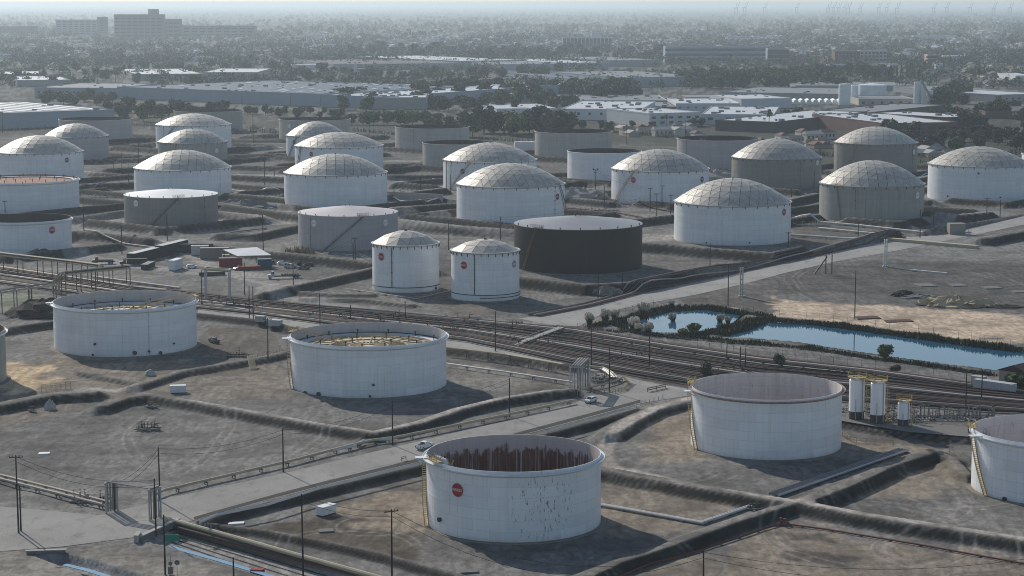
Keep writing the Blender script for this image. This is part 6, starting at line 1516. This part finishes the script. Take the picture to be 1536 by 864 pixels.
bld('second brick office behind the white roofed one', 1420, 1478, 195, 192, 177, 170, W_BR, R_WH, win=(2,4,6,1.8,.1,.8), units=5, seed=34)
bld('grey roofed depot at upper right', 1424, 1512, 146, 145, 138, 130, W_GR, R_GR, win=(1,8,3,2,.2,.7), seed=35)
bld('bright roofed depot at the right edge', 1496, 1570, 153, 151, 143, 137, W_GR, R_WH, win=(1,8,3,2,.2,.7), seed=36)
bld('dark roofed block at the right edge below the depot', 1478, 1570, 178, 178, 168, 158, W_BR, R_DK, seed=37)
bld('small white block at the far right with pale front', 1523, 1550, 125, 125, 114, 110, W_WH, R_WH, seed=38)
bld('grey block left of the long sheds at centre', 720, 800, 152, 152, 142, 134, W_GR, R_GR, units=8, seed=39)
bld('pale low hall behind the dark tree clump', 745, 835, 171, 170, 164, 157, W_WH, R_WH, units=5, seed=40)
# far tall buildings
bld('hazy hospital slab with flat top, tallest building', 172, 244, 60, 60, 22, 20, W_HZ, R_DK, depth=60, seed=41, win=(6,8,14,4,.1,.92))
bld('hospital roof block, topmost box in the haze', 223, 237, 57, 57, 14, 12, W_HZ, R_DK, depth=30, seed=42)
bld('lower right wing of the hazy hospital', 244, 269, 58, 58, 29, 27, W_HZ, R_DK, depth=60, seed=43, win=(4,3,14,4,.1,.9))
bld('long low hospital annex running right in the haze', 262, 382, 56, 56, 39, 37, W_HZ, R_DK, depth=60, seed=44, win=(3,10,18,4,.1,.9))
bld('hazy office slab with banded windows left of the hospital', 84, 146, 54, 54, 30, 28, W_GR, R_GR, depth=40, seed=45, win=(6,7,14,3.5,.1,.95))
bld('narrow dark tower beside the hazy office slab', 146, 160, 54, 54, 26, 24, W_HZ, R_DK, depth=30, seed=46, win=(6,1,10,4,.1,.9))
bld('dark low block at the far left in the haze', -20, 53, 52, 52, 40, 38, W_DK, R_DK, depth=40, seed=47)
bld('pale midrise hotel with grid of windows', 844, 918, 73, 73, 57, 54, W_WH, R_GR, depth=26, seed=48, win=(4,13,8,7,.08,.95))
bld('roof block of the pale midrise hotel', 887, 901, 71, 71, 48, 47, W_WH, R_GR, depth=14, seed=49)
bld('long bluish office with window bands', 998, 1152, 94, 94, 70, 65, W_BL, R_GR, depth=60, seed=50, win=(3,8,26,5,.05,.95), units=8)
bld('blue glass end block of the long bluish office', 1152, 1182, 97, 97, 73, 69, W_BL, R_GR, depth=40, seed=51, win=(3,7,8,8,.08,.95))
bld('brown apartment block behind the forest', 1252, 1290, 95, 95, 77, 73, W_BR, R_WH, depth=40, seed=52, win=(4,7,5,4,.05,.95))
bld('pale apartment row beside the brown block', 1290, 1330, 93, 93, 76, 72, W_BE, R_WH, depth=40, seed=53, win=(3,7,5,4,.05,.95))
bld('long white garden wall below the brown apartments', 1240, 1286, 104, 104, 97, 96, W_WH, R_WH, depth=8, seed=54, win=(1,12,5,5,.2,.8))
bld('pinkish three storey building in the town at right', 1391, 1404, 100, 100, 82, 79, W_PK, R_WH, depth=30, seed=55, win=(3,3,10,4,.1,.95))
bld('small white building beside the pinkish one', 1404, 1414, 104, 104, 96, 94, W_WH, R_WH, depth=20, seed=56)
for i, (a, b, y0, y1, l) in enumerate(((1372,1434,59,54,'bright far roof strip right of the centre in the haze'),(1498,1516,37,32,'small bright far block at upper right'),(1083,1106,41,37,'small bright roof far in the haze right of centre'),(1308,1338,43,40,'pale roof strip far in the haze'),(430,500,104,98,'pale hall behind the trees left of the church'),
     (1420,1450,92,84,'white town building right of the pinkish one'),(1320,1365,84,79,'white roofed town block'),(1452,1500,88,82,'pale town block at the right'),(1090,1150,62,58,'pale roof strip above the long office'),(280,330,92,86,'bright hall at left among trees'),(640,720,62,58,'pale roof far behind the church'),(980,1040,84-20,60,'pale roof left of the long office'))):
    bld(l, a, b, y0, y0, y1, y1-2, W_WH, R_WH, depth=50, seed=60+i)
# church
x, y = g(527, 113); rt = thing('church', 'small white church with tower among the trees', 'church', (x, y, 0)); s = (y*cP+CH*sP)/F
mb = MB(); mb.box(0, 35*s, 0, 26, 0, 7*s); obj('wall', mb, W_WH, rt)
mb = MB(); mb.xprism([(2*s,7*s),(36*s,7*s),(30*s,10*s),(8*s,10*s)], -1, 27); obj('roof', mb, R_DK, rt)
mb = MB(); mb.box(4*s, 8*s, -3, 3, 0, 17*s); mb.box(4.8*s,7.2*s,-2,2,17*s,20*s); obj('tower', mb, W_WH, rt)
mb = MB(); [mb.box((10+i*3.6)*s, (12+i*3.6)*s, -.12, .1, 1.5*s, 5*s) for i in range(6)]; obj('window', mb, GLASS, rt)
# silos
def silo(label, xl, xr, yb, yt, ribs=True, name='silo', capm=None):
    x, y = g((xl+xr)/2, yb); r = (xr-xl)/2*(y*cP+CH*sP)/F; h = zat(y-r, yt); rt = thing(name, label, 'silo', (x, y+r, 0))
    mb = MB(); mb.lathe([(r,-.5),(r,h),(r*.9,h+.4),(0,h+r*.12)], 32); obj('shell', mb, WHITE, rt)
    mb = MB()
    for i in range(12): a = i*math.pi/6; mb.tube([(math.cos(a)*r*.95, math.sin(a)*r*.95, h), (math.cos(a)*r*.95, math.sin(a)*r*.95, h+1.4)], .1, 4)
    mb.tube([(math.cos(i*math.pi/8)*r*.95, math.sin(i*math.pi/8)*r*.95, h+1.3) for i in range(17)], .1, 4); obj('top_rail', mb, GALV, rt)
for xl, xr, yb, yt, l in ((1259,1277,158,127,'large white silo, leftmost of the silo pair'),(1277,1288,155,129,'narrower white silo right in the silo pair'),(1371,1380,160,124,'tall white silo at the left of the right group'),(1380,1390,160,125,'tall white silo in the middle of the right group'),(1391,1400,160,137,'shorter white silo at the right of the right group')): silo(l, xl, xr, yb, yt)
silo('wide round white water tank between the silo groups', 1290, 1333, 149, 129, name='water_tank')
x, y = g(1378, 160); x2, y2 = g(1394, 160); mb = MB(); mb.bar((0,-9,30),(x2-x,y2-y-9,10),2.2,2.2); mb.bar((0,-9,30),(0,-9,0),.8,.8); tag(obj('conveyor', mb, W_GR, None, (x,y,0)), 'slanting conveyor on the right silo group', 'conveyor')
x, y = g(1225, 157); rt = thing('ribbed_shed', 'low white ribbed shed left of the large silo', 'shed', (x-34, y, 0)); mb = MB()
for i in range(9): mb.lathe([(5,i*0.0),(5,0.01)], 3) if False else mb.xprism([(i*7.4,0),(i*7.4+6.4,0),(i*7.4+5.6,5),(i*7.4+3.2,6.4),(i*7.4+.8,5)], 0, 22)
obj('roof', mb, CONEW, rt)
# port cranes far away on the skyline, lattice masts
def crane(px, h, d, label):
    y = d; x = (px-768)/F*(y*cP+CH*sP); rt = thing('port_crane', label, 'crane', (x, y, 0)); mb = MB()
    for e in (-12, 12):
        for f in (-10, 10): mb.bar((e, f, 0), (e, f, h*.55), 3, 3)
    mb.bar((-12,0,h*.55),(12,0,h*.55),4,4); mb.bar((-12,0,h*.3),(12,0,h*.3),3,3); obj('legs', mb, W_DK, rt)
    mb = MB(); mb.bar((-25,0,h*.57),(14,0,h*.57),5,4); mb.bar((12,0,h*.57),(34,0,h),4,4); mb.bar((0,0,h*.57),(6,0,h*.9),3,3); mb.bar((6,0,h*.9),(30,0,h*.93),1.5,1.5); obj('boom', mb, W_DK, rt)
for i, (px, h) in enumerate(((1104,150),(1117,152),(1147,150),(1195,146),(1242,150),(1250,152),(1258,148),(1266,152),(1272,150),(1290,146),(1318,150),(1330,152),(1345,150),(1400,146),(1420,150),(1455,148),(1490,150),(1515,150))):
    if h: crane(px, h*.86, 19000+(i % 4)*900, 'faint port crane on the skyline, '+['left of the','among the','right among the','in the'][i % 4]+' row number '+'one two three four five six seven eight nine ten eleven twelve thirteen fourteen fifteen sixteen seventeen eighteen'.split()[i]+' from the left')
# ------------------------------------------------------------------ trees one can tell apart
t_rng = random.Random(21)
def band(n, x0, x1, y0, y1, h0, h1_, kinds, label, group, wide=1.0, slope=0.0):
    for i in range(n):
        label_ = label+', '+ORD[i]+' from the left'
        px = x0+(x1-x0)*(i+t_rng.uniform(.1,.9))/n; py = t_rng.uniform(y0, y1)+slope*(px-x0)
        k = t_rng.choice(kinds); tree(k, t_rng.randrange(4), px, py, t_rng.uniform(h0, h1_), label_, group, wide*t_rng.uniform(.85,1.15) if k not in ('palm','cypress') else t_rng.uniform(.8,1.0))
for i, (px, hh, v) in enumerate(((526,11,0),(545,13,1),(560,14,3),(583,14,1),(600,15,0),(618,15,3),(640,14,1),(655,12,0))):
    tree('round', v, px, 187, hh, 'rounded yellow green tree in the clipped row, '+ORD[i]+' from the left', 'clipped round trees in a row', 1.15)
band(5, 640, 700, 189, 194, 9, 12, ['mid'], 'low green tree right of the clipped round row', 'low trees by the round row')
band(11, 705, 850, 198, 206, 19, 27, ['dark','mid','dark'], 'tall dark tree in the clump behind the beige open tanks', 'dark clump behind the open tanks', .95)
band(8, 505, 560, 150, 168, 14, 20, ['mid','dark'], 'tree beside the bright end of the huge warehouse', 'trees at the warehouse end')
band(22, 160, 340, 168, 182, 12, 19, ['dark','olive','mid'], 'dark tree in the belt below the huge warehouse', 'tree belt below the warehouse')
band(16, 330, 520, 170, 180, 7, 12, ['dark','mid','olive'], 'low tree along the yard edge at the rear left', 'rear yard edge trees')
band(14, 60, 172, 148, 158, 10, 15, ['dark','mid'], 'dark tree between the two left warehouses', 'trees between the left warehouses')
band(36, 620, 960, 140, 153, 17, 27, ['dark','olive','mid'], 'tall tree in the long grove at centre', 'long grove at centre')
band(20, 620, 860, 152, 168, 13, 20, ['olive','dark'], 'olive tree at the front of the long grove', 'front of the long grove')
band(42, 1020, 1260, 118, 134, 16, 26, ['dark','mid'], 'dark tree in the forest before the long bluish office', 'forest before the long office')
band(24, 1190, 1390, 110, 122, 16, 24, ['dark','mid','cypress'], 'dark tree in the forest above the silos', 'forest above the silos')
band(12, 1400, 1450, 140, 165, 15, 24, ['olive','dark'], 'loose tree right of the silos', 'trees right of the silos')
band(34, 1290, 1560, 205, 232, 9, 17, ['mid','dark','olive'], 'green tree behind the grey dome tanks', 'trees behind the grey domes')
band(16, 1430, 1570, 165, 198, 12, 20, ['dark','mid'], 'dark tree beside the brick offices', 'trees by the brick offices')
band(16, 850, 1160, 184, 198, 6, 10, ['mid','olive','mid'], 'small street tree before the white offices', 'street trees by the offices')
band(10, 1160, 1420, 176, 206, 8, 13, ['dark','mid'], 'street tree along the long brown shed', 'street trees by the long shed')
band(34, 0, 520, 98, 130, 11, 19, ['dark','mid','olive'], 'single tree among the far left warehouses', 'scattered trees among left warehouses')
band(40, 500, 1000, 74, 90, 15, 26, ['dark'], 'tree in the hazy belt behind the long factory', 'hazy belt behind the factory')
band(28, 430, 840, 108, 122, 12, 20, ['dark','mid'], 'tree in the belt below the church', 'trees below the church')
band(6, 100, 190, 118, 128, 20, 26, ['palm'], 'hazy palm among the left warehouses', 'hazy palms at left')
for px, py, hh, l in ((1154,198,21,'tall shaggy palm standing before the white offices'),(1164,196,11,'short palm right of the tall shaggy palm'),(999,192,13,'palm in front of the two storey white office'),(1468,128,26,'tall thin palm in the town at right')):
    tree('palm', 2, px, py, hh, l, None)
tree('cypress', 1, 1336, 124, 24, 'pointed dark cypress above the silos', None, 1.1)
tree('cypress', 0, 620, 88, 30, 'pointed cypress in the hazy belt', None, .9)
# ------------------------------------------------------------------ houses, then the town that nobody could count
HW = [wallm('house cream', (.45,.42,.37)), wallm('house white', (.6,.6,.6)), wallm('house tan', (.34,.28,.23))]
HR = [mat('roof grey shingle', (.16,.155,.15), .8), mat('roof brown shingle', (.15,.11,.09), .8), mat('roof pale shingle', (.34,.33,.32), .8), mat('roof red tile', (.16,.10,.08), .8)]
hproto = {}
def house_meshes(v):
    if v not in hproto:
        r2 = random.Random(v); L_ = r2.uniform(11,17); W = r2.uniform(8,10); h = 3.2 if v % 3 else 6
        a = MB(); a.box(-L_/2, L_/2, -W/2, W/2, 0, h); b = MB(); b.add([(-L_/2-.5,-W/2-.5,h-.1),(L_/2+.5,-W/2-.5,h-.1),(L_/2+.5,W/2+.5,h-.1),(-L_/2-.5,W/2+.5,h-.1),(-L_/2+2.5*(v%2),0,h+2.3),(L_/2-2.5*(v%2),0,h+2.3)], [(3,2,1,0),(0,1,5,4),(2,3,4,5),(3,0,4),(1,2,5)])
        c = MB(); [c.box(-L_/2+L_*(i+.3)/4, -L_/2+L_*(i+.7)/4, -W/2-.06, -W/2+.05, h*.35, h*.75) for i in range(4)]
        hproto[v] = (a.mesh('wall', HW[v % 3]), b.mesh('roof', HR[v % 4]), c.mesh('window', GLASS))
    return hproto[v]
hr_ = random.Random(5)
def houses(n, x0, x1, y0, y1, label, group):
    for i, px in enumerate(sorted(hr_.uniform(x0, x1) for _ in range(n))):
        py = hr_.uniform(y0, y1); x, y = g(px, py); w, r, c = house_meshes(hr_.randrange(12))
        rt = thing('house', label, 'house', (x, y, 0), hr_.choice([0, math.pi/2])+.3, group); rt['label'] = label+', '+ORD[i]+' from the left'; obj('wall', w, None, rt); obj('roof', r, None, rt); obj('window', c, None, rt)
houses(60, 1240, 1560, 84, 112, 'small house in the dense town at upper right', 'houses in the right hand town')
houses(26, 1440, 1560, 112, 130, 'house in the nearer streets at the right edge', 'houses at the right edge')
houses(40, 1010, 1290, 204, 215, 'low house between the mauve tank and the brown shed', 'houses behind the mauve tank') if False else None
houses(12, 1140, 1250, 206, 222, 'low house behind the plain grey dome tank', 'houses behind the grey dome')
houses(10, 1380, 1500, 222, 236, 'low house under the trees behind the grey domes', 'houses under the trees')
houses(14, 930, 1060, 196, 206, 'low white building below the white offices', 'low buildings below the offices')
houses(30, 0, 500, 86, 108, 'house among trees behind the left warehouses', 'houses behind left warehouses')
# far town, one mesh each
def far_houses():
    r2 = np.random.default_rng(3); V = []; Fc = []; MI = []; o = 0
    py = 18+ (r2.random(5200)**.75)*72; px = -120+r2.random(5200)*1780
    for a, b in zip(px, py):
        x, y = g(a, b)
        if 480 < a < 1000 and b > 74 or (b > 84 and 1000 < a < 1240): continue
        k = min(3.0, max(1.0, y/3500)); L_ = r2.uniform(9,16)*(1+ (r2.random() < .12)*1.6)*k**.5; W = r2.uniform(8,11)*k**.3; h = r2.uniform(3.2,6.5); t = r2.choice([.3, .3+1.57]); c, s = math.cos(t), math.sin(t); mi = int(r2.integers(0, 7))
        P = [(-L_/2,-W/2,0),(L_/2,-W/2,0),(L_/2,W/2,0),(-L_/2,W/2,0),(-L_/2,-W/2,h),(L_/2,-W/2,h),(L_/2,W/2,h),(-L_/2,W/2,h),(-L_/2+1,0,h+2.2),(L_/2-1,0,h+2.2)]
        V += [(x+p[0]*c-p[1]*s, y+p[0]*s+p[1]*c, p[2]) for p in P]
        Fc += [tuple(i+o for i in f) for f in ((0,1,5,4),(1,2,6,5),(2,3,7,6),(3,0,4,7),(4,5,9,8),(6,7,8,9),(7,4,8),(5,6,9))]; MI += [mi % 3]*4+[3+mi % 4]*4; o += 10
    mb = MB(); mb.v = V; mb.f = Fc; mb.m = MI
    tag(obj('far_houses', mb, [wallm('far '+str(i), tuple(q*.8 for q in c)) for i, c in enumerate(((.45,.42,.37),(.6,.6,.6),(.34,.28,.23)))]+[mat('far roof '+str(i), c, .9) for i, c in enumerate(((.12,.12,.12),(.12,.10,.09),(.36,.37,.38),(.13,.10,.085)))], kind='stuff'), 'countless small houses of the hazy far town', 'houses')
far_houses()
def far_trees(n, ylo, yhi, m, label, seed, powr=.8, h0=7, h1_=15):
    r2 = np.random.default_rng(seed); tmpl = []; 
    for v in range(6):
        T_ = []
        for i in range(26):
            u = r2.uniform(-1,1); a = r2.uniform(0,6.28); q = math.sqrt(1-u*u); rad = r2.uniform(.6,1.05); p = np.array((.5*q*math.cos(a)*rad, .5*q*math.sin(a)*rad, .55+.45*u*rad)); T_.append([p+r2.uniform(-.24,.24,3) for _ in range(3)])
        tmpl.append(np.array(T_).reshape(-1,3))
    py = ylo+(r2.random(n)**powr)*(yhi-ylo); px = -140+r2.random(n)*1820; V = []
    cl = fbm(px/40, py/6, seed+5)
    for a, b, q in zip(px, py, cl):
        if q < .40: continue
        x, y = g(a, b); hh = r2.uniform(h0, h1_)*min(1.5, max(1, y/6000)); w = hh*r2.uniform(.7,1.3); t = tmpl[int(r2.integers(0,6))]; c, s = math.cos(a), math.sin(a)
        V.append(np.stack([x+(t[:,0]*c-t[:,1]*s)*w, y+(t[:,0]*s+t[:,1]*c)*w, t[:,2]*hh], -1))
    V = np.concatenate(V).astype(np.float32); nv = len(V); me = bpy.data.meshes.new('far_trees'); me.vertices.add(nv); me.vertices.foreach_set('co', V.ravel()); me.loops.add(nv); me.loops.foreach_set('vertex_index', np.arange(nv, dtype=np.int32)); me.polygons.add(nv//3); me.polygons.foreach_set('loop_start', np.arange(0, nv, 3, dtype=np.int32)); me.update(calc_edges=True); me.materials.append(m)
    tag(obj('far_trees', me, None, kind='stuff'), label, 'trees')
FT = leafmat('far foliage', (.045,.062,.038), (.09,.115,.065), .02, 0)
far_trees(15000, 20, 100, FT, 'tree cover of the hazy far town', 4)
far_trees(4200, 60, 134, FT, 'nearer mixed trees of the town gardens', 6, .6, 7, 14)

# ------------------------------------------------------------------ haze
mb = MB(); mb.box(-26000, 26000, -600, 74000, -4.5, 150)
m = bpy.data.materials.new('haze air'); m.use_nodes = True; N = m.node_tree.nodes; L = m.node_tree.links
for n_ in list(N):
    if n_.type != 'OUTPUT_MATERIAL': N.remove(n_)
v = N.new('ShaderNodeVolumePrincipled'); v.inputs['Color'].default_value = (.60,.71,.80,1); v.inputs['Density'].default_value = .00006; v.inputs['Anisotropy'].default_value = .42
L.new(v.outputs[0], [n_ for n_ in N if n_.type == 'OUTPUT_MATERIAL'][0].inputs['Volume'])
obj('haze', mb, m, kind='stuff')['label'] = 'pale even haze over the whole plain'
